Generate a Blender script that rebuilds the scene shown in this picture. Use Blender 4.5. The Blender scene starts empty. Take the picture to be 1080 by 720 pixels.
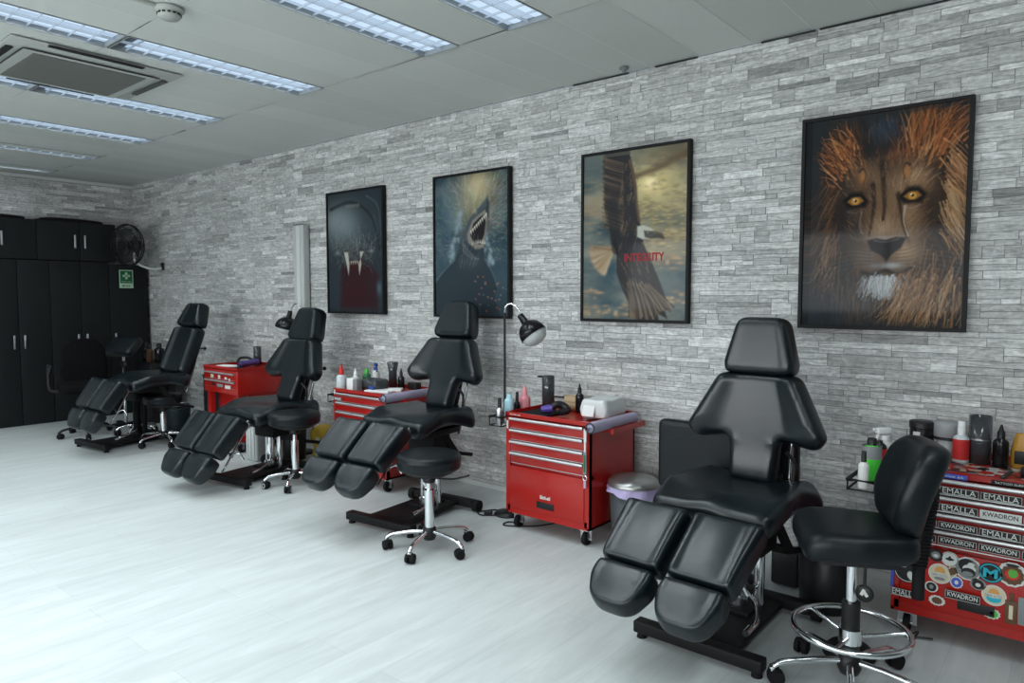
import bpy, bmesh, math, random
import numpy as np
from mathutils import Vector, Matrix, Euler
from mathutils.geometry import delaunay_2d_cdt
random.seed(7)
rng = np.random.default_rng(11)
PI = math.pi
col = bpy.context.scene.collection
R = math.radians

# ------------------------------------------------------------------ materials
MATS = {}
def mat(name, color=(.5, .5, .5), rough=.5, metal=0., spec=.5, bump=0., bscale=60., coat=0., coatr=.1, emit=None, estr=1., trans=0., ior=1.45, alpha=1., var=0., vscale=8.):
    if name in MATS: return MATS[name]
    m = bpy.data.materials.new(name); m.use_nodes = True
    nt = m.node_tree; b = nt.nodes['Principled BSDF']
    b.inputs['Base Color'].default_value = (*color, 1)
    b.inputs['Roughness'].default_value = rough
    b.inputs['Metallic'].default_value = metal
    b.inputs['Specular IOR Level'].default_value = spec
    b.inputs['Coat Weight'].default_value = coat
    b.inputs['Coat Roughness'].default_value = coatr
    b.inputs['Transmission Weight'].default_value = trans
    b.inputs['IOR'].default_value = ior
    b.inputs['Alpha'].default_value = alpha
    if emit:
        b.inputs['Emission Color'].default_value = (*emit, 1)
        b.inputs['Emission Strength'].default_value = estr
    if bump or var:
        tc = nt.nodes.new('ShaderNodeTexCoord')
        n = nt.nodes.new('ShaderNodeTexNoise'); n.inputs['Scale'].default_value = bscale
        n.inputs['Detail'].default_value = 4
        nt.links.new(tc.outputs['Object'], n.inputs['Vector'])
        if bump:
            bp = nt.nodes.new('ShaderNodeBump'); bp.inputs['Strength'].default_value = bump
            bp.inputs['Distance'].default_value = .01
            nt.links.new(n.outputs['Fac'], bp.inputs['Height'])
            nt.links.new(bp.outputs['Normal'], b.inputs['Normal'])
        if var:
            n2 = nt.nodes.new('ShaderNodeTexNoise'); n2.inputs['Scale'].default_value = vscale
            n2.inputs['Detail'].default_value = 3
            nt.links.new(tc.outputs['Object'], n2.inputs['Vector'])
            mr = nt.nodes.new('ShaderNodeMapRange')
            mr.inputs['From Min'].default_value = .3; mr.inputs['From Max'].default_value = .7
            mr.inputs['To Min'].default_value = max(0, rough - var); mr.inputs['To Max'].default_value = min(1, rough + var)
            nt.links.new(n2.outputs['Fac'], mr.inputs['Value'])
            nt.links.new(mr.outputs['Result'], b.inputs['Roughness'])
    MATS[name] = m
    return m

LEATHER = mat('black_leather', (.0038, .0085, .0118), .30, spec=.66, bump=.03, bscale=45)
LEATHER2 = mat('stool_leather', (.0055, .0085, .011), .38, spec=.40, bump=.08, bscale=60)
BLACK = mat('black_powder_metal', (.010, .0105, .011), .55, spec=.3)
BLACKP = mat('black_plastic', (.012, .012, .013), .42)
BLACKG = mat('glossy_black', (.008, .008, .009), .18)
FABRIC = mat('black_fabric', (.008, .008, .009), .9, spec=.1, bump=.3, bscale=300)
CHROME = mat('chrome', (.72, .74, .76), .12, metal=1)
STEEL = mat('brushed_steel', (.62, .63, .64), .32, metal=1)
ALU = mat('satin_aluminium', (.62, .62, .63), .38, metal=.85)
RED = mat('red_enamel', (.37, .012, .008), .30, spec=.5, coat=.35, coatr=.12)
REDD = mat('dark_red_enamel', (.30, .010, .008), .32, coat=.3)
RUBBER = mat('rubber', (.012, .012, .013), .7, spec=.2)
WHITEP = mat('white_plastic', (.62, .64, .63), .45)
TRUNK = mat('trunking_white', (.50, .52, .50), .5)
CABM = mat('matt_black_laminate', (.0125, .0155, .0165), .5, spec=.35)
GREYP = mat('grey_plastic', (.22, .23, .24), .5)
LILAC = mat('lilac_towel', (.38, .35, .47), .85, bump=.3, bscale=200)
LILACB = mat('lilac_bag', (.42, .36, .56), .5, bump=.4, bscale=25)
PURPLE = mat('purple_plastic', (.10, .06, .32), .35)
PAPER = mat('white_paper', (.72, .73, .73), .7)
CARD = mat('tissue_card', (.62, .64, .64), .6, bump=.2, bscale=20)
PINK = mat('pink_liquid', (.75, .30, .34), .3, spec=.5)
LBLUE = mat('pale_blue_plastic', (.40, .62, .70), .35)
CLEARP = mat('cloudy_plastic', (.55, .60, .62), .3)
GREEN = mat('green_soap', (.07, .52, .05), .25)
GREEND = mat('dark_green', (.02, .16, .06), .5)
BLUE = mat('blue_plastic', (.03, .07, .30), .4)
YELLOW = mat('yellow_plastic', (.55, .36, .03), .5, bump=.4, bscale=20)
AMBER = mat('amber_plastic', (.42, .22, .03), .35)
TAN = mat('tan_plastic', (.45, .33, .20), .5)
DARKBLUE = mat('dark_teal_plastic', (.02, .035, .045), .5)
STWHITE = mat('sticker_white', (.62, .63, .60), .55)
STBLACK = mat('sticker_black', (.012, .012, .013), .45)
STGREY = mat('sticker_grey', (.22, .23, .23), .5)
STTEAL = mat('sticker_teal', (.02, .42, .52), .5)
STORANGE = mat('sticker_orange', (.62, .33, .10), .5)
STBLUE = mat('sticker_blue', (.06, .10, .48), .5)
STGREEN = mat('sticker_green', (.10, .40, .06), .5)
STBROWN = mat('sticker_brown', (.12, .06, .03), .5)
STRED = mat('sticker_red', (.55, .03, .03), .5)
STCREAM = mat('sticker_cream', (.60, .54, .40), .5)
SIGNG = mat('sign_green', (.01, .13, .05), .5)
SIGNW = mat('sign_pale_green', (.50, .66, .50), .5)
DIFF = mat('lamp_diffuser', (.05, .055, .06), .5, emit=(.46, .60, .76), estr=.92)
DIFFD = mat('lamp_gear_tray', (.10, .11, .14), .4)
LOUV = mat('louvre_glow', (.05, .06, .07), .6, metal=.0, spec=.2, emit=(.60, .76, .94), estr=.42)  # blades glow by themselves, imitating lamp light caught on the louvre
CEILM = mat('cassette_plastic', (.43, .445, .42), .5)
GRILL = mat('cassette_grille', (.20, .205, .19), .6)
DARKSLOT = mat('dark_slot', (.01, .01, .01), .8)
SILVERLID = mat('silver_lid', (.36, .36, .355), .3, metal=.8)
SMOKEY = mat('smoked_plastic', (.05, .055, .06), .12, coat=.5)

# ------------------------------------------------------------------ object helpers
def tag(o, label=None, cat=None, group=None, kind=None):
    if label: o['label'] = label
    if cat: o['category'] = cat
    if group: o['group'] = group
    if kind: o['kind'] = kind
    return o
def empty(name, loc, label, cat, rz=0, group=None):
    o = bpy.data.objects.new(name, None); col.objects.link(o)
    o.location = loc; o.rotation_euler = (0, 0, rz); o.empty_display_size = .1
    return tag(o, label, cat, group)
def link(name, me, m=None, parent=None, loc=(0, 0, 0), rot=(0, 0, 0)):
    o = bpy.data.objects.new(name, me); col.objects.link(o)
    if m is not None and not me.materials:
        for x in (m if isinstance(m, (list, tuple)) else [m]): me.materials.append(x)
    if parent: o.parent = parent
    o.location = loc; o.rotation_euler = rot
    return o
def copy_tree(o, parent=None):
    c = o.copy(); col.objects.link(c)
    if parent: c.parent = parent
    for ch in list(o.children): copy_tree(ch, c)
    return c

class MB:
    """collects simple shapes into ONE mesh"""
    def __init__(s): s.v = []; s.f = []; s.mi = []; s.sm = []; s.cur = 0
    def add(s, vs, fs, smooth=True):
        n = len(s.v); s.v += [tuple(v) for v in vs]
        for f in fs: s.f.append(tuple(i + n for i in f)); s.mi.append(s.cur); s.sm.append(smooth)
        return s
    def box(s, c, d, rot=None, b=0.):
        x, y, z = d[0] / 2, d[1] / 2, d[2] / 2
        if b <= 0:
            vs = [Vector((i * x, j * y, k * z)) for i in (-1, 1) for j in (-1, 1) for k in (-1, 1)]
            fs = [(0, 1, 3, 2), (4, 6, 7, 5), (0, 4, 5, 1), (2, 3, 7, 6), (0, 2, 6, 4), (1, 5, 7, 3)]
            sm = False
        else:
            b = min(b, x * .99, y * .99, z * .99)
            bm = bmesh.new(); bmesh.ops.create_cube(bm, size=2)
            for v in bm.verts: v.co = Vector((v.co.x * x, v.co.y * y, v.co.z * z))
            bmesh.ops.bevel(bm, geom=bm.edges[:] , offset=b, segments=3, profile=.5, affect='EDGES')
            bm.verts.index_update()
            vs = [v.co.copy() for v in bm.verts]; fs = [tuple(v.index for v in f.verts) for f in bm.faces]; bm.free(); sm = True
        M = Euler(rot).to_matrix() if rot else Matrix.Identity(3)
        return s.add([M @ v + Vector(c) for v in vs], fs, sm)
    def frame(s, p0, p1):
        d = (Vector(p1) - Vector(p0)); L = d.length; d.normalize()
        a = Vector((0, 0, 1)) if abs(d.z) < .9 else Vector((1, 0, 0))
        u = d.cross(a).normalized(); w = d.cross(u).normalized()
        return d, u, w, L
    def cyl(s, p0, p1, r0, r1=None, n=20, caps=True):
        r1 = r0 if r1 is None else r1
        d, u, w, L = s.frame(p0, p1); vs = []
        for k, (p, r) in enumerate(((p0, r0), (p1, r1))):
            for i in range(n):
                a = 2 * PI * i / n; vs.append(Vector(p) + (u * math.cos(a) + w * math.sin(a)) * r)
        fs = [(i, (i + 1) % n, n + (i + 1) % n, n + i) for i in range(n)]
        s.add(vs, fs, True)
        if caps:
            for k in (0, 1):
                s.add([v for v in vs[k * n:(k + 1) * n]], [tuple(range(n)) if k else tuple(reversed(range(n)))], False)
        return s
    def bar(s, p0, p1, w, h, up=(0, 0, 1)):
        p0 = Vector(p0); p1 = Vector(p1); d = (p1 - p0).normalized(); up = Vector(up)
        sd = d.cross(up)
        if sd.length < 1e-3: sd = d.cross(Vector((1, 0, 0)))
        sd.normalize(); up2 = sd.cross(d)
        vs = [p + sd * (i * w / 2) + up2 * (j * h / 2) for p in (p0, p1) for i, j in ((-1, -1), (1, -1), (1, 1), (-1, 1))]
        return s.add(vs, [(0, 1, 2, 3), (7, 6, 5, 4), (0, 4, 5, 1), (1, 5, 6, 2), (2, 6, 7, 3), (3, 7, 4, 0)], False)
    def lathe(s, prof, c=(0, 0, 0), n=24, axis='z', M=None):
        vs = []; fs = []
        for (r, z) in prof:
            for i in range(n):
                a = 2 * PI * i / n; vs.append(Vector((r * math.cos(a), r * math.sin(a), z)))
        for k in range(len(prof) - 1):
            for i in range(n):
                fs.append((k * n + i, k * n + (i + 1) % n, (k + 1) * n + (i + 1) % n, (k + 1) * n + i))
        if M is not None: vs = [M @ v for v in vs]
        return s.add([v + Vector(c) for v in vs], fs, True)
    def tube(s, pts, r, n=10, closed=False, sub=0):
        P = [Vector(p) for p in pts]
        if sub:
            Q = []; m = len(P); rng_ = range(m if closed else m - 1)
            for i in rng_:
                if closed: a, b_, c_, d_ = P[i - 1], P[i], P[(i + 1) % m], P[(i + 2) % m]
                else: a, b_, c_, d_ = P[max(i - 1, 0)], P[i], P[i + 1], P[min(i + 2, m - 1)]
                for k in range(sub):
                    t = k / sub
                    Q.append(.5 * ((2 * b_) + (c_ - a) * t + (2 * a - 5 * b_ + 4 * c_ - d_) * t * t + (3 * b_ - a - 3 * c_ + d_) * t ** 3))
            if not closed: Q.append(P[-1])
            P = Q
        m = len(P); vs = []; u = None
        for i in range(m):
            if closed: d = P[(i + 1) % m] - P[i - 1]
            else: d = P[min(i + 1, m - 1)] - P[max(i - 1, 0)]
            if d.length < 1e-9: d = Vector((0, 0, 1))
            d.normalize()
            if u is None:
                a = Vector((0, 0, 1)) if abs(d.z) < .9 else Vector((1, 0, 0)); u = d.cross(a).normalized()
            else:
                u = (u - d * u.dot(d)).normalized()
            w = d.cross(u); rr = r[i] if isinstance(r, (list, tuple)) else r
            for k in range(n):
                a = 2 * PI * k / n; vs.append(P[i] + (u * math.cos(a) + w * math.sin(a)) * rr)
        fs = []
        for i in range(m if closed else m - 1):
            j = (i + 1) % m
            for k in range(n): fs.append((i * n + k, i * n + (k + 1) % n, j * n + (k + 1) % n, j * n + k))
        s.add(vs, fs, True)
        if not closed:
            s.add(vs[:n], [tuple(reversed(range(n)))], False); s.add(vs[-n:], [tuple(range(n))], False)
        return s
    def torus(s, c, R_, r, n=40, m=10, M=None):
        pts = []
        for i in range(n):
            a = 2 * PI * i / n; p = Vector((R_ * math.cos(a), R_ * math.sin(a), 0))
            if M is not None: p = M @ p
            pts.append(p + Vector(c))
        return s.tube(pts, r, m, closed=True)
    def sphere(s, c, r, n=16, sc=(1, 1, 1)):
        prof = [(max(1e-4, math.sin(PI * k / n) * r), -math.cos(PI * k / n) * r) for k in range(n + 1)]
        M = Matrix.Diagonal(sc)
        return s.lathe(prof, c, n * 2, M=M)
    def mesh(s, name):
        me = bpy.data.meshes.new(name); me.from_pydata([tuple(v) for v in s.v], [], s.f)
        me.polygons.foreach_set('use_smooth', s.sm); me.polygons.foreach_set('material_index', s.mi)
        me.update()
        bm = bmesh.new(); bm.from_mesh(me); bmesh.ops.recalc_face_normals(bm, faces=bm.faces); bm.to_mesh(me); bm.free()
        return me
    def build(s, name, m, parent=None, loc=(0, 0, 0), rot=(0, 0, 0)):
        return link(name, s.mesh(name), m, parent, loc, rot)

def poly_round(pts, rad, seg=6, step=.012):
    """rounded, evenly sampled closed outline"""
    n = len(pts); out = []
    if not isinstance(rad, (list, tuple)): rad = [rad] * n
    for i in range(n):
        p = Vector(pts[i]); a = Vector(pts[i - 1]) - p; b = Vector(pts[(i + 1) % n]) - p
        la, lb = a.length, b.length; a.normalize(); b.normalize()
        ang = a.angle(b, PI); r = rad[i]
        t = min(r / max(math.tan(ang / 2), 1e-3), la * .48, lb * .48); 
        if t < 1e-4 or ang > PI - .02: out.append(p); continue
        p0 = p + a * t; p1 = p + b * t
        for k in range(seg + 1):
            u = k / seg; out.append(p0 * (1 - u) ** 2 + p * 2 * u * (1 - u) + p1 * u * u)
    # resample
    P = out; L = [0]
    for i in range(len(P)): L.append(L[-1] + (P[(i + 1) % len(P)] - P[i]).length)
    N = max(12, int(L[-1] / step)); res = []; j = 0
    for k in range(N):
        d = L[-1] * k / N
        while L[j + 1] < d: j += 1
        t = (d - L[j]) / max(L[j + 1] - L[j], 1e-9)
        res.append(P[j].lerp(P[(j + 1) % len(P)], t))
    ar = np.array([tuple(p) for p in res])
    x, y = ar[:, 0], ar[:, 1]
    if (x * np.roll(y, -1) - y * np.roll(x, -1)).sum() < 0: ar = ar[::-1].copy()
    return ar

def cushion(name, outline, Tf, Tb, r, hf=None, warp=None, grid=.02, p=2.4):
    """upholstered pad: outline in (x,y), puffed to +z by Tf and to -z by Tb, edge radius r"""
    o = outline; n = len(o)
    tg = np.roll(o, -1, 0) - np.roll(o, 1, 0); tg /= np.linalg.norm(tg, axis=1)[:, None]
    nr = np.stack([-tg[:, 1], tg[:, 0]], 1)
    def dist(q):
        a = o; b = np.roll(o, -1, 0); ab = b - a
        t = np.clip(((q[:, None] - a) * ab).sum(2) / (ab ** 2).sum(1), 0, 1)
        return np.sqrt(((q[:, None] - a - t[..., None] * ab) ** 2).sum(2)).min(1)
    def inside(q):
        x, y = q[:, 0][:, None], q[:, 1][:, None]; a = o; b = np.roll(o, -1, 0)
        c = ((a[:, 1] > y) != (b[:, 1] > y)) & (x < (b[:, 0] - a[:, 0]) * (y - a[:, 1]) / (b[:, 1] - a[:, 1] + 1e-12) + a[:, 0])
        return c.sum(1) % 2 == 1
    P = [o]
    for k in (.04, .13, .28, .48, .72, 1.):
        q = o + nr * r * k; q = q[inside(q)]; d = dist(q); P.append(q[d > r * k * .93])
    gx = np.arange(o[:, 0].min(), o[:, 0].max(), grid); gy = np.arange(o[:, 1].min(), o[:, 1].max(), grid)
    g = np.stack(np.meshgrid(gx, gy), 2).reshape(-1, 2); g = g[inside(g)]; g = g[dist(g) > r + grid * .5]
    P.append(g); pts = np.concatenate(P)
    res = delaunay_2d_cdt([Vector(q) for q in pts], [], [list(range(n))], 1, 1e-5)
    V2 = np.array([tuple(v) for v in res[0]]); F = [tuple(f) for f in res[2]]
    d = dist(V2); t = np.clip(d / r, 0, 1); prof = (1 - (1 - t) ** p) ** (1 / p)
    h = Tf * prof
    if hf is not None: h = h + hf(V2[:, 0], V2[:, 1]) * np.clip(d / r, 0, 1)
    edge = d < 1e-5; N = len(V2)
    top = np.column_stack([V2, h]); bot = np.column_stack([V2, -Tb * prof])
    idx = np.arange(N) + N
    idx[edge] = np.arange(N)[edge]
    allv = np.concatenate([top, bot])
    if warp is not None: allv = warp(allv)
    F2 = [tuple(int(idx[i]) for i in reversed(f)) for f in F]
    me = bpy.data.meshes.new(name); me.from_pydata(allv.tolist(), [], F + F2)
    bm = bmesh.new(); bm.from_mesh(me)
    bmesh.ops.delete(bm, geom=[v for v in bm.verts if not v.link_faces], context='VERTS')
    bmesh.ops.recalc_face_normals(bm, faces=bm.faces)
    bm.to_mesh(me); bm.free()
    # even out the surface: voxel remesh + relax, evaluated once into the mesh
    t_ = bpy.data.objects.new('tmp', me); col.objects.link(t_)
    m1 = t_.modifiers.new('r', 'REMESH'); m1.mode = 'VOXEL'; m1.voxel_size = min(.0085, grid * .5); m1.use_smooth_shade = True
    m2 = t_.modifiers.new('s', 'SMOOTH'); m2.factor = .5; m2.iterations = 7
    bpy.context.view_layer.update()
    out = bpy.data.meshes.new_from_object(t_.evaluated_get(bpy.context.evaluated_depsgraph_get()))
    bpy.data.objects.remove(t_); out.name = name; out.materials.clear()
    out.polygons.foreach_set('use_smooth', [True] * len(out.polygons))
    return out

def smst(a, b, x):
    t = np.clip((x - a) / (b - a), 0, 1); return t * t * (3 - 2 * t)

def text_obj(name, s, w, h, m, parent, loc, rot, bold=0., depth=.0006, shear=0.):
    cu = bpy.data.curves.new(name, 'FONT'); cu.body = s; cu.size = 1; cu.align_x = 'CENTER'; cu.align_y = 'CENTER'
    cu.offset = bold; cu.extrude = .01; cu.shear = shear; cu.resolution_u = 3
    tmp = bpy.data.objects.new('tmp', cu); col.objects.link(tmp)
    bpy.context.view_layer.update()
    me = bpy.data.meshes.new_from_object(tmp.evaluated_get(bpy.context.evaluated_depsgraph_get()))
    bpy.data.objects.remove(tmp); bpy.data.curves.remove(cu)
    co = np.empty(len(me.vertices) * 3); me.vertices.foreach_get('co', co); co = co.reshape(-1, 3)
    mn, mx = co.min(0), co.max(0); c = (mn + mx) / 2; sz = np.maximum(mx - mn, 1e-6)
    co = (co - c) / sz * np.array([w, h, depth]); me.vertices.foreach_set('co', co.ravel()); me.update()
    me.materials.clear(); me.name = name
    return link(name, me, m, parent, loc, rot)

# ------------------------------------------------------------------ dimensions
XL, XR, YF, HC = -8.75, 2.6, -6.4, 2.585

# ------------------------------------------------------------------ structure
def stone_mat():
    m = bpy.data.materials.new('split_stone'); m.use_nodes = True
    nt = m.node_tree; N = nt.nodes.new; L = nt.links.new; b = nt.nodes['Principled BSDF']
    at = N('ShaderNodeAttribute'); at.attribute_name = 'shade'
    tc = N('ShaderNodeTexCoord')
    off = N('ShaderNodeVectorMath'); off.operation = 'MULTIPLY_ADD'
    L(at.outputs['Color'], off.inputs[0]); off.inputs[1].default_value = (3, 7, 11)
    mp = N('ShaderNodeMapping'); mp.inputs['Scale'].default_value = (7, 7, 46); mp.inputs['Rotation'].default_value = (0, R(3), 0)
    L(tc.outputs['Object'], off.inputs[2]); L(off.outputs[0], mp.inputs['Vector'])
    n1 = N('ShaderNodeTexNoise'); n1.inputs['Scale'].default_value = 1.; n1.inputs['Detail'].default_value = 7; n1.inputs['Roughness'].default_value = .68; n1.inputs['Distortion'].default_value = 2.2
    L(mp.outputs[0], n1.inputs['Vector'])
    n2 = N('ShaderNodeTexNoise'); n2.inputs['Scale'].default_value = 60; n2.inputs['Detail'].default_value = 3
    L(tc.outputs['Object'], n2.inputs['Vector'])
    mr = N('ShaderNodeMapRange'); mr.inputs['From Min'].default_value = .30; mr.inputs['From Max'].default_value = .66
    mr.inputs['To Min'].default_value = .46; mr.inputs['To Max'].default_value = 1.12
    L(n1.outputs['Fac'], mr.inputs['Value'])
    mr2 = N('ShaderNodeMapRange'); mr2.inputs['From Min'].default_value = .3; mr2.inputs['From Max'].default_value = .7
    mr2.inputs['To Min'].default_value = .86; mr2.inputs['To Max'].default_value = 1.1
    L(n2.outputs['Fac'], mr2.inputs['Value'])
    mm = N('ShaderNodeMath'); mm.operation = 'MULTIPLY'; L(mr.outputs[0], mm.inputs[0]); L(mr2.outputs[0], mm.inputs[1])
    sep = N('ShaderNodeSeparateColor'); L(at.outputs['Color'], sep.inputs[0])
    m3 = N('ShaderNodeMath'); m3.operation = 'MULTIPLY'; L(mm.outputs[0], m3.inputs[0]); L(sep.outputs[0], m3.inputs[1])
    cr = N('ShaderNodeCombineColor')
    for i, k in enumerate((1.0, 1.0, .985)):
        q = N('ShaderNodeMath'); q.operation = 'MULTIPLY'; q.inputs[1].default_value = k; L(m3.outputs[0], q.inputs[0]); L(q.outputs[0], cr.inputs[i])
    L(cr.outputs[0], b.inputs['Base Color']); b.inputs['Roughness'].default_value = .75; b.inputs['Specular IOR Level'].default_value = .25
    bp = N('ShaderNodeBump'); bp.inputs['Strength'].default_value = .5; bp.inputs['Distance'].default_value = .006
    L(n1.outputs['Fac'], bp.inputs['Height']); L(bp.outputs[0], b.inputs['Normal'])
    return m
STONE = stone_mat()

def stone_wall(name, L0, L1, z0, z1, place):
    """coursed split-face slips; place(s, depth, z) -> xyz"""
    V = []; F = []; C = []
    def slip(a, b, c, d, dep, sh):
        g = .0003; n = len(V); e = .0007; rr = random.random
        V.extend([place(a + g, 0, c + g), place(b - g, 0, c + g), place(b - g, 0, d - g), place(a + g, 0, d - g),
                  place(a + g + e, dep + rr() * .003, c + g + e), place(b - g - e, dep + rr() * .003, c + g + e), place(b - g - e, dep + rr() * .003, d - g - e), place(a + g + e, dep + rr() * .003, d - g - e)])
        for f in ((4, 5, 6, 7), (0, 1, 5, 4), (1, 2, 6, 5), (2, 3, 7, 6), (3, 0, 4, 7)):
            F.append(tuple(n + i for i in f)); C.append((sh, rr(), rr()))
    rnd = random.Random(hash(len(name)) % 99 + 5)
    z = z0
    while z < z1 - .004:
        h = rnd.choice((.024, .030, .035, .040, .046, .052, .060)); 
        if z + h > z1 - .02: h = z1 - z
        s = L0 - rnd.random() * .2
        while s < L1:
            w = rnd.uniform(.09, .33) if rnd.random() > .14 else rnd.uniform(.045, .08)
            a, b = max(s, L0), min(s + w, L1)
            if b - a > .003:
                def shade(): return .68 + rnd.gauss(0, .085) - (.13 if rnd.random() < .13 else 0)
                if h > .045 and rnd.random() < .6:
                    k = z + h * rnd.uniform(.35, .65); mid = a + (b - a) * rnd.uniform(.3, .7)
                    if rnd.random() < .5 or b - a < .1: slip(a, b, z, k, rnd.uniform(.001, .005), shade())
                    else: slip(a, mid, z, k, rnd.uniform(.001, .005), shade()); slip(mid, b, z, k, rnd.uniform(.001, .005), shade())
                    slip(a, b, k, z + h, rnd.uniform(.001, .005), shade())
                else: slip(a, b, z, z + h, rnd.uniform(.001, .0055), shade())
            s += w
        z += h
    n = len(V); V.extend([place(L0, 0, z0), place(L1, 0, z0), place(L1, 0, z1), place(L0, 0, z1)]); F.append((n, n + 1, n + 2, n + 3)); C.append((.05, .5, .5))
    me = bpy.data.meshes.new(name); me.from_pydata(V, [], F)
    ca = me.color_attributes.new('shade', 'FLOAT_COLOR', 'CORNER')
    ls = np.array([len(f) for f in F]); arr = np.repeat(np.array([(max(.08, c[0]), c[1], c[2], 1) for c in C]), ls, axis=0)
    ca.data.foreach_set('color', arr.ravel().astype(np.float32))
    o = link(name, me, STONE); tag(o, kind='structure'); return o
wb = stone_wall('wall_back', XL - .03, XR, 0, HC, lambda s, d, z: (s, .012 - d, z))
we = stone_wall('wall_left', YF, .03, 0, HC, lambda s, d, z: (XL - .012 + d, s, z))
# backing slabs so the walls have thickness
WALLW = mat('painted_wall', (.16, .17, .17), .8)
for nm, c, d in (('wall_right', (XR + .05, YF / 2, HC / 2), (.1, -YF + .2, HC)),):
    MB().box(c, d).build(nm, WALLW)['kind'] = 'structure'
# front wall (behind the camera) with a wide window
wf = MB(); wx0, wx1, wz0, wz1 = -6.0, 1.8, 1.0, 2.2
wf.box(((XL + wx0) / 2, YF - .05, HC / 2), (wx0 - XL, .1, HC)).box(((wx1 + XR) / 2, YF - .05, HC / 2), (XR - wx1, .1, HC))
wf.box(((wx0 + wx1) / 2, YF - .05, wz0 / 2), (wx1 - wx0, .1, wz0)).box(((wx0 + wx1) / 2, YF - .05, (wz1 + HC) / 2), (wx1 - wx0, .1, HC - wz1))
wf.build('wall_front', WALLW)['kind'] = 'structure'
wn = MB(); nW = 6
for k in range(nW + 1):
    x = wx0 + (wx1 - wx0) * k / nW; wn.box((x, YF - .05, (wz0 + wz1) / 2), (.06, .06, wz1 - wz0))
for z in (wz0 + .03, wz1 - .03): wn.box(((wx0 + wx1) / 2, YF - .05, z), (wx1 - wx0, .06, .06))
wn.build('window_1', WHITEP)['kind'] = 'structure'

def floor_mat():
    m = bpy.data.materials.new('whitewashed_boards'); m.use_nodes = True
    nt = m.node_tree; N = nt.nodes.new; L = nt.links.new; b = nt.nodes['Principled BSDF']
    tc = N('ShaderNodeTexCoord'); mp = N('ShaderNodeMapping'); mp.inputs['Rotation'].default_value = (0, 0, R(90))
    L(tc.outputs['Object'], mp.inputs['Vector'])
    br = N('ShaderNodeTexBrick'); br.offset = .37; br.inputs['Scale'].default_value = 1
    br.inputs['Brick Width'].default_value = 1.25; br.inputs['Row Height'].default_value = .19; br.inputs['Mortar Size'].default_value = .0012
    br.inputs['Mortar Smooth'].default_value = .3
    br.inputs['Color1'].default_value = (.54, .575, .57, 1); br.inputs['Color2'].default_value = (.58, .615, .61, 1); br.inputs['Mortar'].default_value = (.46, .495, .49, 1)
    L(mp.outputs[0], br.inputs['Vector'])
    mp2 = N('ShaderNodeMapping'); mp2.inputs['Scale'].default_value = (9, 1.3, 1); L(tc.outputs['Object'], mp2.inputs['Vector'])
    n = N('ShaderNodeTexNoise'); n.inputs['Scale'].default_value = 1.6; n.inputs['Detail'].default_value = 8; n.inputs['Roughness'].default_value = .65; n.inputs['Distortion'].default_value = .6
    L(mp2.outputs[0], n.inputs['Vector'])
    mr = N('ShaderNodeMapRange'); mr.inputs['From Min'].default_value = .3; mr.inputs['From Max'].default_value = .7; mr.inputs['To Min'].default_value = .86; mr.inputs['To Max'].default_value = 1.06
    L(n.outputs['Fac'], mr.inputs['Value'])
    mx = N('ShaderNodeMix'); mx.data_type = 'RGBA'; mx.blend_type = 'MULTIPLY'; mx.inputs['Factor'].default_value = 1
    L(br.outputs['Color'], mx.inputs['A']); L(mr.outputs[0], mx.inputs['B']); L(mx.outputs['Result'], b.inputs['Base Color'])
    b.inputs['Roughness'].default_value = .42; b.inputs['Specular IOR Level'].default_value = .35
    bp = N('ShaderNodeBump'); bp.inputs['Strength'].default_value = .06; bp.inputs['Distance'].default_value = .01; L(n.outputs['Fac'], bp.inputs['Height']); L(bp.outputs[0], b.inputs['Normal'])
    return m
fl = MB().box(((XL + XR) / 2, YF / 2, -.05), (XR - XL + .2, -YF + .2, .1)).build('floor', floor_mat()); fl['kind'] = 'structure'

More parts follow.
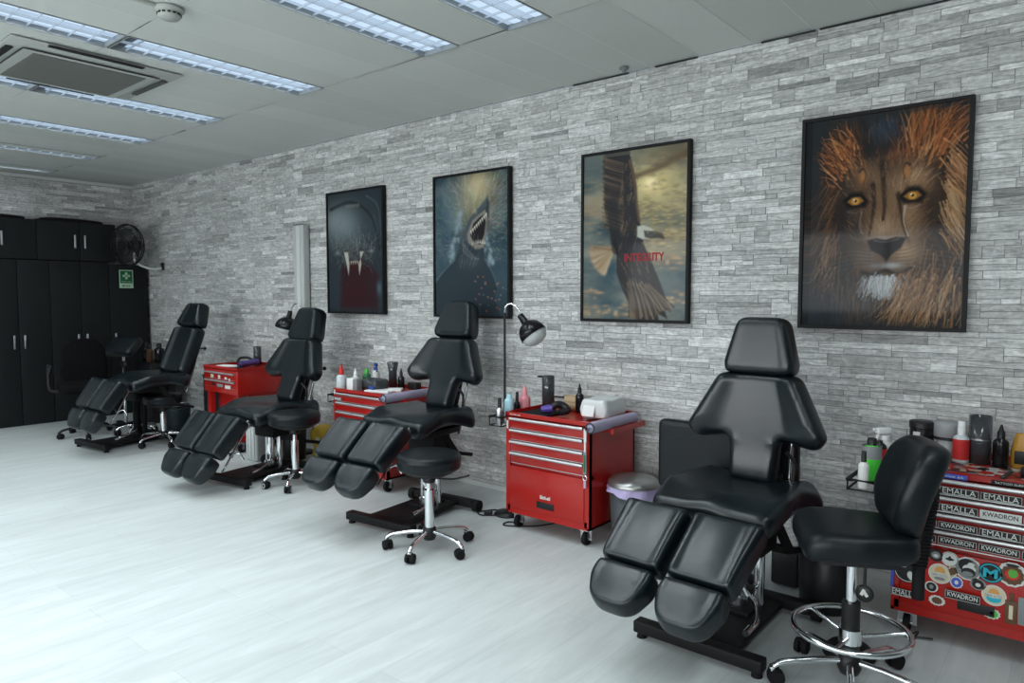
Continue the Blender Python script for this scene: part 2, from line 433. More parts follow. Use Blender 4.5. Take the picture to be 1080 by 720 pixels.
# ceiling: metal pans, sheen differences painted in as random tones, gaps cut for the light fittings
XS = [-8.30, -7.20, -6.13, -5.03, -3.84, -2.69, -2.11, .2]       # fitting centre lines
FW, Y0 = .26, -.93
def ceiling():
    m = bpy.data.materials.new('ceiling_pans'); m.use_nodes = True; nt = m.node_tree; b = nt.nodes['Principled BSDF']
    at = nt.nodes.new('ShaderNodeAttribute'); at.attribute_name = 'tone'; nt.links.new(at.outputs['Color'], b.inputs['Base Color'])
    b.inputs['Roughness'].default_value = .55; b.inputs['Specular IOR Level'].default_value = .3
    xs = set([XL, XR]); cuts = []
    for c in XS: cuts.append((c - FW / 2, c + FW / 2)); xs.update((c - FW / 2, c + FW / 2))
    grid = [-1.98 + .29 * k for k in range(-24, 16)]
    for g in grid:
        if XL < g < XR and all(abs(g - e) > .07 for e in xs): xs.add(g)
    xs = sorted(xs); ys = [0]; y = Y0
    while y > YF: ys.append(y); y -= 1.14
    ys.append(YF)
    V = []; F = []; C = []; rnd = random.Random(3)
    for i in range(len(xs) - 1):
        for j in range(len(ys) - 1):
            a, b_ = xs[i], xs[i + 1]; c, d = ys[j + 1], ys[j]
            if j > 0 and any(abs(a - q[0]) < 1e-4 for q in cuts): continue
            n = len(V); g = .0018; t = rnd.gauss(.0, .012) + (.03 if (i + j) % 5 == 0 else 0)
            z = HC + rnd.uniform(0, .0015); tl = rnd.uniform(-.0035, .0035)
            V += [(a + g, c + g, z), (b_ - g, c + g, z + tl + .004), (b_ - g, d - g, z + tl + .004), (a + g, d - g, z)]
            V[-4:] = [(v[0], v[1], max(v[2], HC)) for v in V[-4:]]
            F.append((n, n + 3, n + 2, n + 1)); C.append((.60 + t, .62 + t, .59 + t, 1))
    for i in range(1, len(xs) - 1):
        fx = any(abs(xs[i] - q[k]) < 1e-4 for q in cuts for k in (0, 1))
        n = len(V); y1 = 0; y0 = Y0 if fx else YF; w_ = .0022
        V += [(xs[i] - w_, y0, HC - .0007), (xs[i] + w_, y0, HC - .0007), (xs[i] + w_, y1, HC - .0007), (xs[i] - w_, y1, HC - .0007)]; F.append((n, n + 3, n + 2, n + 1)); C.append((.72, .74, .71, 1))
    for y in ys[1:-1]:
        n = len(V); V += [(XL, y - .003, HC - .0009), (XR, y - .003, HC - .0009), (XR, y + .003, HC - .0009), (XL, y + .003, HC - .0009)]; F.append((n, n + 3, n + 2, n + 1)); C.append((.70, .72, .69, 1))
    n = len(V); V += [(XL, YF, HC + .12), (XR, YF, HC + .12), (XR, 0, HC + .12), (XL, 0, HC + .12)]; F.append((n, n + 3, n + 2, n + 1)); C.append((.25, .26, .25, 1))
    me = bpy.data.meshes.new('ceiling'); me.from_pydata(V, [], F)
    ca = me.color_attributes.new('tone', 'FLOAT_COLOR', 'CORNER'); ca.data.foreach_set('color', np.repeat(np.array(C), 4, axis=0).ravel().astype(np.float32))
    o = link('ceiling', me, m); o['kind'] = 'structure'
ceiling()
# edge trims
TR_ = mat('white_trim', (.55, .57, .56), .5)
MB().box(((XL + XR) / 2, -.008, .016), (XR - XL, .014, .032)).build('baseboard_back', TR_)['kind'] = 'structure'
MB().box((XL + .03, YF / 2, HC - .02), (.04, -YF, .035)).build('trim_1', TR_)['kind'] = 'structure'
dk = mat('shadow_gap', (.03, .032, .03), .8)  # dark colour painting the shade of the gap along the ceiling edge
tr = MB()
for a, b in ((-2.5, -2.12), (-1.95, -1.7), (-1.36, -1.1), (-1.08, -.45)): tr.box(((a + b) / 2, -.006, HC - .004), (b - a, .012, .005))
tr.build('shadow_strip', dk)['kind'] = 'structure'

# ------------------------------------------------------------------ ceiling light fittings
def louvre_fitting():
    root = empty('ceiling_light', (0, 0, 0), 'x', 'ceiling light')
    Lf = 1.13; w = FW
    fr = MB(); e = .006
    fr.box((-w / 2 + e / 2, -Lf / 2, .03), (e, Lf, .066)).box((w / 2 - e / 2, -Lf / 2, .03), (e, Lf, .066)).box((0, -e / 2, .03), (w, e, .066)).box((0, -Lf + e / 2, .03), (w, e, .066))
    fr.build('frame', mat('fitting_frame', (.30, .32, .33), .4), root)
    lv = MB(); n = 13
    lv.box((0, -Lf / 2, .008), (.006, Lf - .014, .012))
    for k in range(1, n): lv.box((0, -Lf * k / n, .009), (w - .014, .0025, .010))
    lv.build('louvre', LOUV, root)
    MB().box((0, -Lf / 2 + .04, .026), (w - .012, Lf - .085, .004)).build('diffuser', DIFF, root)
    MB().box((0, -Lf + .045, .031), (w - .012, .080, .006)).build('gear_tray', DIFFD, root)
    for sx in (-1, 1):
        MB().box((sx * w * .24, -Lf / 2 + .04, .0215), (.045, Lf - .10, .005), b=.002).build('lamp_tube', mat('lamp_tube', (.1, .1, .1), .4, emit=(.60, .76, .94), estr=.95), root)
    return root
first = louvre_fitting(); used = False
rowname = {-8.30: 'farthest', -7.20: 'second farthest', -6.13: 'third farthest', -5.03: 'middle', -3.84: 'fourth nearest', -2.69: 'second visible', -2.11: 'nearest visible', .2: 'rearmost'}
names = {-8.30: 'seventh from the camera, beside the end wall', -7.20: 'sixth from the camera', -6.13: 'fifth from the camera, beyond the air conditioner', -5.03: 'just beyond the air conditioner', -3.84: 'between the air conditioner and the smoke detector', -2.69: 'second from the right at the top edge', -2.11: 'rightmost at the top edge', .2: 'over the right-hand end behind the view'}
for c in XS:
    for k in range(4):
        y = Y0 - 1.14 * k
        o = copy_tree(first); o.location = (c, y, HC)
        end = ('wall end', 'second along', 'third along', 'fourth along')[k]
        o['label'] = 'recessed louvred ceiling light, row %s, %s' % (names[c], end)
        o['group'] = 'recessed louvred ceiling lights'
        ld = bpy.data.lights.new('light_tube', 'AREA'); ld.shape = 'RECTANGLE'; ld.size = FW - .05; ld.size_y = .95; ld.energy = 6.6; ld.color = (.88, .96, 1.0); ld.spread = R(134)
        lo = bpy.data.objects.new('fitting_lamp', ld); col.objects.link(lo); lo.location = (c, y - .545, HC + .0185)
for ch in list(first.children): bpy.data.objects.remove(ch)
bpy.data.objects.remove(first)

# ------------------------------------------------------------------ air-conditioning cassette
ac = empty('air_conditioner', (-4.50, -2.02, HC), 'square ceiling air conditioning cassette with fine grey grille between two light rows', 'air conditioner')
p = MB(); p.box((0, 0, -.007), (.78, .84, .006), b=.002); p.build('panel', CEILM, ac)
g = MB(); g.box((-.05, 0, -.019), (.62, .66, .006)); g.build('grille_frame', CEILM, ac)
g = MB()
for k in range(46): g.box((-.05 - .275 + .55 * (k + .5) / 46, 0, -.0245), (.0065, .56, .004))
for k in range(12): g.box((-.05, -.28 + .56 * (k + .5) / 12, -.0235), (.55, .003, .003))
g.build('grille', GRILL, ac)
MB().box((-.05, 0, -.0222), (.55, .56, .001)).build('grille_back', DARKSLOT, ac)
sl = MB(); sl.box((.385, -.03, -.0175), (.035, .46, .003)); sl.build('outlet_slot', DARKSLOT, ac)
MB().box((0.02, .385, -.0175), (.42, .035, .003)).build('outlet_slot', mat('vent_grey', (.09, .095, .09), .7), ac)
MB().box((.02, -.385, -.0175), (.42, .035, .003)).build('outlet_slot', DARKSLOT, ac)
MB().box((-.40, 0, -.0175), (.02, .46, .003)).build('outlet_slot', DARKSLOT, ac)
ln = MB(); ln.box((.268, 0, -.0195), (.004, .68, .003)).box((-.05, -.338, -.0195), (.64, .004, .003)); ln.build('panel_gap', DARKSLOT, ac)

# smoke detector + small ceiling sensor + cable trunk
sd = empty('smoke_detector', (-3.22, -2.09, HC), 'round white smoke detector on the ceiling between two light rows', 'smoke detector')
MB().lathe([(.0, -.001), (.062, -.001), (.062, -.012), (.054, -.016), (.05, -.022)], n=32).build('base', CEILM, sd)
MB().lathe([(.048, -.020), (.048, -.036), (.040, -.046), (.0, -.048)], n=32).build('cap', CEILM, sd)
v = MB()
for k in range(14):
    a = 2 * PI * k / 14; v.box((.0485 * math.cos(a), .0485 * math.sin(a), -.029), (.004, .013, .007), rot=(0, 0, a))
v.build('vent', DARKSLOT, sd)
MB().box((0, -.31, -.006), (.022, .5, .010)).build('cable_trunk', CEILM, sd)
sp = MB().lathe([(.0, 0), (.028, -.001), (.026, -.008), (.010, -.010), (.010, -.022), (0.0, -.024)], (-2.10, -.09, HC), n=20).build('ceiling_sensor', GREYP); tag(sp, 'tiny dark round sensor on the ceiling beside the stone wall', 'sensor')

# wall trunking
wt = empty('wall_trunking', (-5.31, -.035, 0), 'white vertical cable trunking on the stone wall left of the fang poster', 'trunking')
MB().box((0, 0, .98), (.145, .06, 1.88), b=.006).build('cover', TRUNK, wt)
MB().box((.0, -.032, .98), (.05, .006, 1.87)).build('channel', WHITEP, wt)
MB().box((-.01, 0, 1.923), (.10, .05, .006)).build('end_cap', BLACKP, wt)

# ------------------------------------------------------------------ posters
class Canvas:
    def __init__(s, W, H, bg):
        s.W, s.H = W, H; s.a = np.zeros((H, W, 3)) + np.array(bg)
        s.u, s.v = np.meshgrid((np.arange(W) + .5) / W, (np.arange(H) + .5) / H); s.asp = H / W
    def blob(s, u, v, ru, rv, c, al=1., rot=0., soft=1.):
        du = s.u - u; dv = (s.v - v) * s.asp; cr, sr = math.cos(rot), math.sin(rot)
        x = (du * cr + dv * sr) / ru; y = (-du * sr + dv * cr) / (rv * s.asp)
        w = al * np.clip((1 - (x * x + y * y)) / soft * 1.0, 0, 1) if soft < 1 else al * np.exp(-(x * x + y * y) * 1.6)
        s.a += (np.array(c) - s.a) * w[..., None]
    def poly(s, pts, c, al=1., soft=0.006):
        """filled polygon with softened edge; pts (u,v)"""
        P = np.array(pts, float); x, y = s.u, s.v; ins = np.zeros_like(x, bool); d = np.full_like(x, 9.)
        for i in range(len(P)):
            a = P[i - 1]; b = P[i]
            ins ^= ((a[1] > y) != (b[1] > y)) & (x < (b[0] - a[0]) * (y - a[1]) / (b[1] - a[1] + 1e-12) + a[0])
            ab = b - a; t = np.clip(((x - a[0]) * ab[0] + (y - a[1]) * ab[1]) / (ab @ ab + 1e-12), 0, 1)
            d = np.minimum(d, np.hypot(x - a[0] - t * ab[0], (y - a[1] - t * ab[1]) * s.asp))
        w = np.clip(.5 + np.where(ins, d, -d) / (2 * soft), 0, 1) * al
        s.a += (np.array(c) - s.a) * w[..., None]
    def stroke(s, pts, w0, w1, c, al=1.):
        """tapered soft line through pts (u,v)"""
        P = np.array(pts, float); n = len(P)
        seg = np.hypot(*(np.diff(P, axis=0) * np.array([s.W, s.H])).T).sum(); m = max(3, int(seg / 1.1))
        tt = np.linspace(0, n - 1, m); 
        for t in tt:
            i = min(int(t), n - 2); f = t - i; a = P[max(i - 1, 0)]; b = P[i]; cc = P[i + 1]; d = P[min(i + 2, n - 1)]
            q = .5 * (2 * b + (cc - a) * f + (2 * a - 5 * b + 4 * cc - d) * f * f + (3 * b - a - 3 * cc + d) * f ** 3)
            k = t / (n - 1); r = (w0 * (1 - k) + w1 * k) * s.W
            X, Y = q[0] * s.W, q[1] * s.H; R_ = int(r * 2 + 2)
            x0, x1, y0, y1 = max(0, int(X) - R_), min(s.W, int(X) + R_ + 1), max(0, int(Y) - R_), min(s.H, int(Y) + R_ + 1)
            if x0 >= x1 or y0 >= y1: continue
            gx = np.arange(x0, x1) + .5 - X; gy = np.arange(y0, y1) + .5 - Y
            wgt = al * np.exp(-(gx[None] ** 2 + gy[:, None] ** 2) / (r * r + .35)) * .6
            s.a[y0:y1, x0:x1] += (np.array(c) - s.a[y0:y1, x0:x1]) * wgt[..., None]
    def noise(s, sc, amt, seed=0, squash=1.):
        rg = np.random.default_rng(seed); out = np.zeros((s.H, s.W)); amp = 1.
        for o in range(4):
            nx = max(2, int(sc * 2 ** o)); ny = max(2, int(sc * s.asp * squash * 2 ** o)); g = rg.standard_normal((ny + 2, nx + 2))
            X = s.u * nx; Y = s.v * ny; i = X.astype(int); j = Y.astype(int); fx = X - i; fy = Y - j; fx = fx * fx * (3 - 2 * fx); fy = fy * fy * (3 - 2 * fy)
            out += amp * ((g[j, i] * (1 - fx) + g[j, i + 1] * fx) * (1 - fy) + (g[j + 1, i] * (1 - fx) + g[j + 1, i + 1] * fx) * fy); amp *= .55
        return out * amt

def lion():
    c = Canvas(250, 357, (.016, .021, .024)); rg = random.Random(5)
    TA = (.30, .155, .075); OR = (.36, .11, .032); LT = (.42, .27, .15); DK = (.012, .010, .010); BR = (.10, .042, .02)
    def fur(n, reg, dirf, ln, cols, w=.006, al=.8, bend=.12, jit=.15):
        n = int(n * 1.7); w *= .66
        for _ in range(n):
            u, v = reg()
            a = dirf(u, v) + rg.gauss(0, jit); l = ln * rg.uniform(.5, 1.3); b = rg.gauss(0, bend); pts = [(u, v)]
            for k in range(3):
                u += math.cos(a) * l / 3; v += math.sin(a) * l / 3 / c.asp; a += b; pts.append((u, v))
            co = rg.choice(cols); f = rg.uniform(.55, 1.15)
            c.stroke(pts, w * rg.uniform(.6, 1.3), w * .15, [x * f for x in co], al)
    rad = lambda u, v: math.atan2((v - .5) * c.asp, u - .48)
    def ring(a0, a1, r0, r1):
        def f():
            a = rg.uniform(a0, a1); r = rg.uniform(r0, r1); return .48 + math.cos(a) * r, .46 + math.sin(a) * r / c.asp * 1.15
        return f
    c.blob(.50, .42, .52, .46, (.040, .022, .013), .8)
    # dark base mane, then lit locks
    fur(520, ring(-PI, PI, .26, .50), rad, .15, [DK, (.035, .018, .010), (.06, .028, .014), (.03, .022, .018)], .011)
    fur(130, ring(2.5, 3.7, .30, .47), lambda u, v: 2.0 + (.5 - v), .16, [BR, DK, (.16, .075, .035), (.20, .11, .06), (.04, .03, .025)], .0062)
    fur(150, ring(-.55, .45, .34, .50), lambda u, v: 1.05 + (v - .5) * .9, .20, [TA, BR, (.20, .09, .04), LT, DK, DK], .0060)
    fur(60, lambda: (rg.gauss(.86, .03), rg.uniform(.34, .50)), lambda u, v: 1.15, .20, [LT, TA, (.45, .30, .17)], .0055, .7)
    fur(240, lambda: (rg.gauss(.74, .13), rg.gauss(.82, .09)), lambda u, v: 1.95 - (u - .5) * .5, .20, [TA, BR, LT, DK, (.17, .09, .045)], .0058)
    fur(150, lambda: (rg.gauss(.28, .10), rg.gauss(.84, .07)), lambda u, v: 1.6, .18, [(.045, .045, .048), DK, (.08, .06, .05), (.035, .045, .052), (.12, .07, .045)], .007)
    fur(60, lambda: (rg.gauss(.12, .04), rg.uniform(.55, .80)), lambda u, v: 1.9, .13, [(.24, .15, .09), (.16, .09, .05), DK], .0050, .7)
    # crown tufts
    fur(150, lambda: (rg.gauss(.22, .055), rg.gauss(.20, .055)), lambda u, v: -2.15 + (u - .22) * 3.2, .13, [OR, (.46, .17, .055), (.55, .25, .10), BR, BR, DK], .0075, bend=.25)
    fur(230, lambda: (rg.gauss(.71, .075), rg.gauss(.17, .05)), lambda u, v: -1.35 + (u - .70) * 2.8, .19, [OR, (.44, .16, .05), (.50, .24, .10), BR, BR, DK], .0070, bend=.22)
    fur(50, lambda: (rg.gauss(.86, .03), rg.gauss(.27, .05)), lambda u, v: .9, .16, [(.50, .26, .12), TA, BR], .0060)
    fur(60, lambda: (rg.gauss(.53, .045), rg.gauss(.225, .022)), lambda u, v: -1.5, .06, [(.38, .13, .04), (.20, .07, .03), BR], .0065)
    c.blob(.46, .085, .12, .085, (.026, .036, .050), .92); c.blob(.36, .15, .06, .08, (.014, .013, .014), .85); c.blob(.47, .165, .09, .035, (.016, .015, .016), .8)
    fur(26, lambda: (rg.gauss(.46, .05), rg.gauss(.05, .02)), lambda u, v: 1.4, .10, [(.045, .06, .08), (.025, .034, .045)], .005)
    # face
    face = [(.29, .28), (.40, .225), (.57, .215), (.70, .26), (.77, .38), (.76, .50), (.70, .62), (.66, .72), (.56, .81), (.42, .81), (.33, .74), (.27, .62), (.20, .50), (.21, .38)]
    c.poly(face, (.085, .048, .028), .95, .045)
    c.blob(.66, .33, .11, .085, (.24, .135, .070), .9); c.blob(.61, .50, .09, .13, (.27, .165, .095), .85); c.blob(.36, .285, .11, .06, (.16, .095, .055), .9)
    c.blob(.22, .48, .08, .17, (.014, .013, .014), .85); c.blob(.30, .56, .07, .10, (.030, .026, .025), .8); c.blob(.75, .47, .05, .12, (.025, .017, .014), .75)
    c.poly([(.42, .30), (.56, .29), (.57, .45), (.61, .575), (.37, .58), (.40, .45)], (.19, .115, .067), .85, .045)
    c.blob(.47, .53, .09, .055, (.33, .22, .14), .85); c.blob(.56, .37, .03, .09, (.28, .18, .11), .6)
    c.stroke([(.46, .23), (.465, .32), (.475, .43), (.47, .50)], .020, .007, (.030, .018, .013), .75)
    c.stroke([(.40, .33), (.41, .42), (.40, .50), (.385, .57)], .014, .006, (.028, .018, .015), .8)
    c.stroke([(.555, .38), (.575, .46), (.60, .54), (.63, .61), (.645, .66)], .012, .008, (.025, .015, .012), .9)
    c.stroke([(.60, .44), (.595, .51), (.625, .58)], .006, .003, (.46, .36, .28), .8); c.stroke([(.335, .455), (.325, .52), (.345, .56)], .005, .003, (.18, .17, .17), .7)
    fur(420, lambda: (rg.uniform(.24, .74), rg.uniform(.21, .60)), lambda u, v: -PI / 2 + (u - .49) * 3.2, .040, [(.34, .215, .12), (.14, .08, .045), (.22, .13, .07), (.05, .03, .02), DK], .0030, .55)
    fur(70, lambda: (rg.gauss(.65, .05), rg.gauss(.315, .03)), lambda u, v: -1.2 + (u - .6) * 3, .05, [(.46, .30, .18), (.30, .18, .10)], .0035, .6)
    for u, v, s in ((.335, .292, -1), (.600, .285, 1)):
        c.blob(u, v, .026, .034, (.36, .15, .05), .9); c.stroke([(u + s * .022, v - .025), (u, v - .038), (u - s * .020, v - .010), (u - s * .006, v + .035)], .006, .004, (.035, .015, .01), .9)
    for u, v, s in ((.292, .404, -1), (.640, .398, 1)):
        c.poly([(u - .085, v + .006 * s), (u - .03, v - .045), (u + .04, v - .045), (u + .09, v - .006 * s), (u + .06, v + .035), (u - .05, v + .035)], (.010, .008, .008), .95, .012)
        c.poly([(u - .050, v), (u - .02, v - .019), (u + .03, v - .019), (u + .052, v), (u + .02, v + .017), (u - .02, v + .017)], (.25, .12, .03), 1, .006)
        c.blob(u + .002, v - .001, .027, .0185, (.50, .26, .06), .95, soft=.4); c.blob(u + .002, v - .002, .010, .0075, (.008, .008, .008), 1, soft=.5); c.blob(u - .006, v - .007, .005, .0035, (.8, .8, .75), 1, soft=.5)
        c.stroke([(u - .068, v - .004), (u - .02, v - .026), (u + .03, v - .026), (u + .07, v)], .008, .005, (.006, .006, .006), .98)
        c.stroke([(u - .055, v + .012), (u, v + .024), (u + .055, v + .012)], .005, .004, (.008, .007, .007), .9)
        c.stroke([(u - .045, v + .046), (u, v + .056), (u + .045, v + .042)], .005, .003, (.26, .20, .17) if s > 0 else (.10, .09, .09), .7)
    # muzzle
    c.blob(.39, .665, .095, .060, (.12, .085, .065), .9); c.blob(.61, .650, .11, .060, (.30, .20, .12), .9)
    c.blob(.49, .585, .12, .016, (.34, .30, .28), .6)
    c.poly([(.375, .592), (.43, .582), (.49, .592), (.55, .580), (.615, .585), (.585, .632), (.53, .662), (.50, .690), (.46, .662), (.40, .638)], (.008, .007, .008), 1, .007)
    c.stroke([(.42, .592), (.49, .602), (.57, .590)], .006, .004, (.08, .075, .08), .7)
    c.stroke([(.495, .68), (.495, .725)], .007, .006, (.010, .009, .009), .95)
    for k in range(5):
        c.stroke([(.55, .645 + k * .016), (.62, .64 + k * .017), (.69, .62 + k * .020)], .0032, .002, (.07, .04, .025), .75)
        c.stroke([(.40, .645 + k * .015), (.35, .64 + k * .016), (.31, .63 + k * .018)], .003, .002, (.03, .022, .02), .7)
        c.stroke([(.57, .655 + k * .014), (.74, .645 + k * .02), (.93, .67 + k * .02)], .0016, .0007, (.30, .27, .24), .20)
        c.stroke([(.42, .65 + k * .015), (.27, .64 + k * .02), (.10, .66 + k * .025)], .0016, .0007, (.20, .21, .22), .18)
    c.blob(.53, .712, .075, .018, (.34, .34, .34), .85); c.blob(.43, .712, .05, .014, (.16, .15, .15), .8)
    c.stroke([(.35, .742), (.42, .752), (.495, .735), (.57, .752), (.65, .722)], .012, .008, (.009, .008, .008), .97)
    c.blob(.49, .785, .11, .028, (.10, .105, .11), .85)
    fur(200, lambda: (rg.gauss(.48, .048), rg.gauss(.775, .010)), lambda u, v: PI / 2 + (u - .48) * -3.5, .105, [(.55, .58, .60), (.34, .36, .38), (.16, .17, .18), (.66, .67, .66)], .0036, .75)
    fur(130, lambda: (rg.uniform(.56, .80), rg.uniform(.74, .90)), lambda u, v: 1.95, .15, [TA, LT, (.15, .08, .04), DK], .0050, .75)
    c.blob(.08, .93, .20, .10, (.018, .026, .034), .8); c.blob(.5, 1.0, .6, .03, (.018, .024, .028), .8); c.blob(.02, .3, .07, .5, (.016, .022, .026), .8); c.blob(.98, .3, .05, .5, (.016, .020, .023), .7)
    c.blob(.5, .01, .6, .02, (.018, .024, .027), .8)
    return c
def eagle():
    c = Canvas(180, 256, (.16, .21, .25)); rg = random.Random(9)
    c.blob(.64, .20, .55, .28, (.50, .47, .30), .8); c.blob(.62, .19, .20, .10, (.72, .68, .44), .95); c.blob(.62, .185, .07, .04, (.95, .92, .74), .95)
    n = c.noise(5, .05, 3, 1.8); m = ((c.v > .05) * 1.)[..., None]
    c.a += n[..., None] * np.array([1, .92, .7]) * m
    c.blob(.75, .55, .5, .14, (.42, .38, .30), .55); c.blob(.05, .30, .25, .08, (.38, .32, .26), .5); c.blob(.1, .08, .3, .09, (.10, .15, .20), .7); c.blob(.8, .80, .4, .14, (.11, .16, .21), .7); c.blob(.15, .8, .3, .12, (.09, .14, .19), .75)
    for (u0, v0, w, cc, k) in ((.25, .93, .28, (.50, .41, .30), 30), (.85, .86, .16, (.50, .40, .30), 22), (.72, .50, .3, (.52, .44, .33), 34), (.85, .63, .15, (.48, .38, .29), 18), (.06, .82, .08, (.45, .36, .28), 8), (.75, .33, .25, (.45, .42, .30), 34), (.8, .06, .22, (.42, .38, .30), 16), (.55, .04, .1, (.30, .30, .25), 6)):
        for _ in range(k):
            u = u0 + rg.uniform(-w, w); v = v0 + rg.gauss(0, .022); f = rg.uniform(.6, 1.25)
            c.blob(u, v, rg.uniform(.02, .06), rg.uniform(.008, .018), [x * f for x in cc], .55)
            c.blob(u, v + .014, .05, .010, (.14, .17, .20), .35)
    for k in range(9):
        a = -.9 + k * .45 + .2; c.stroke([(.64, .19), (.64 + math.cos(a) * .5, .19 + math.sin(a) * .36)], .012, .030, (.55, .50, .34), .06)
    for _ in range(260):
        u = rg.uniform(.35, 1.0); v = rg.gauss(.34, .12); f = rg.uniform(.5, 1.2); c.blob(u, v, rg.uniform(.012, .035), rg.uniform(.004, .009), [x * f for x in (.55, .50, .32)], .5); c.blob(u + .01, v + .010, .03, .006, (.20, .20, .17), .35)
    for _ in range(90):
        u = rg.uniform(0, .35); v = rg.gauss(.30, .10); c.blob(u, v, .04, .008, (.36, .31, .24), .35)
    c.blob(.85, .02, .30, .10, (.13, .11, .09), .6); c.stroke([(.45, .14), (.7, .10), (1.0, .02)], .02, .03, (.16, .13, .10), .4)
    c.a = (c.a * np.array([1.12, 1.0, .82])) ** 1.12; DK = (.022, .024, .028); BR = (.12, .085, .06)
    # tail fan
    for k in range(11):
        a = 2.02 + k * .115; c.stroke([(.27, .55), (.27 + math.cos(a) * .12, .55 + math.sin(a) * .085), (.27 + math.cos(a) * .23, .55 + math.sin(a) * .165)], .012, .020, rg.choice([(.42, .32, .21), (.30, .21, .13), (.50, .40, .28)]), .8); c.stroke([(.26, .56), (.27 + math.cos(a + .05) * .20, .55 + math.sin(a + .05) * .145)], .003, .004, (.12, .08, .05), .7)
    # lower wing
    lw = [(.30, .55), (.56, .53), (.64, .64), (.72, .76), (.79, .88), (.82, .93), (.76, .91), (.79, .97), (.70, .94), (.72, 1.0), (.52, 1.0), (.44, .90), (.36, .80), (.30, .70)]
    c.poly(lw, (.045, .043, .045), 1, .008)
    for k in range(34):
        t = (k + rg.uniform(-.3, .3)) / 33; u0 = .40 + .23 * t; v0 = .76 + .03 * t + rg.uniform(-.03, .02); u1 = .43 + .42 * t; v1 = 1.0 - .09 * t * t - rg.uniform(0, .04)
        c.stroke([(u0, v0), ((u0 + u1) / 2 + .01, (v0 + v1) / 2), (u1, v1)], .004, .008, rg.choice([(.26, .20, .145), (.10, .075, .06), (.17, .125, .09), (.05, .045, .045)]), .7)
    for k in range(70):
        u, v = rg.uniform(.33, .62), rg.uniform(.6, .8); c.stroke([(u, v), (u + .02, v + .03)], .006, .003, rg.choice([(.12, .10, .09), (.03, .03, .035), (.20, .15, .11)]), .6)
    # upper wing
    uw = [(.16, 0), (.42, 0), (.46, .10), (.49, .20), (.50, .32), (.53, .42), (.56, .52), (.50, .58), (.30, .58), (.24, .50), (.22, .40), (.18, .34), (.17, .26)]
    c.poly(uw, (.040, .040, .044), 1, .008)
    for k in range(46):
        v0 = .005 + k * .0092 + rg.uniform(-.004, .004)
        c.stroke([(.36, v0 + .05), (.26, v0 + .026), (.165 + .015 * math.sin(k * 2.3), v0 + .002)], .004, .007, rg.choice([(.22, .155, .105), (.15, .105, .075), (.05, .042, .038), (.09, .07, .055)]), .65)
    c.poly([(.18, .24), (.30, .24), (.36, .50), (.24, .50), (.20, .40)], (.028, .030, .034), .75, .03)
    for k in range(110):
        u, v = rg.uniform(.32, .50), rg.uniform(.04, .54); c.stroke([(u, v), (u - .012, v + .035)], .006, .003, rg.choice([(.13, .09, .06), (.03, .03, .035), (.24, .17, .11), (.07, .05, .04)]), .6)
    c.stroke([(.42, .04), (.465, .15), (.49, .28), (.52, .40)], .012, .012, (.15, .10, .07), .7)
    c.blob(.40, .52, .12, .08, (.030, .032, .038), .85); c.stroke([(.46, .60), (.56, .56)], .012, .004, (.03, .03, .035), .7)
    c.poly([(.29, .49), (.24, .52), (.26, .58), (.33, .60)], (.02, .022, .026), .8, .01)
    # head
    c.poly([(.50, .43), (.56, .425), (.63, .445), (.68, .475), (.63, .50), (.55, .505), (.50, .49)], (.50, .50, .44), 1, .008)
    c.poly([(.56, .455), (.66, .463), (.73, .478), (.755, .50), (.75, .515), (.71, .505), (.62, .505), (.57, .495)], (.055, .055, .055), .9, .007)
    c.stroke([(.66, .472), (.72, .480), (.75, .505)], .010, .004, (.16, .13, .09), .8); c.blob(.60, .468, .008, .006, (.4, .33, .1), .9)
    for k in range(30):
        u, v = rg.uniform(.22, .9), rg.uniform(.84, .99)
    return c
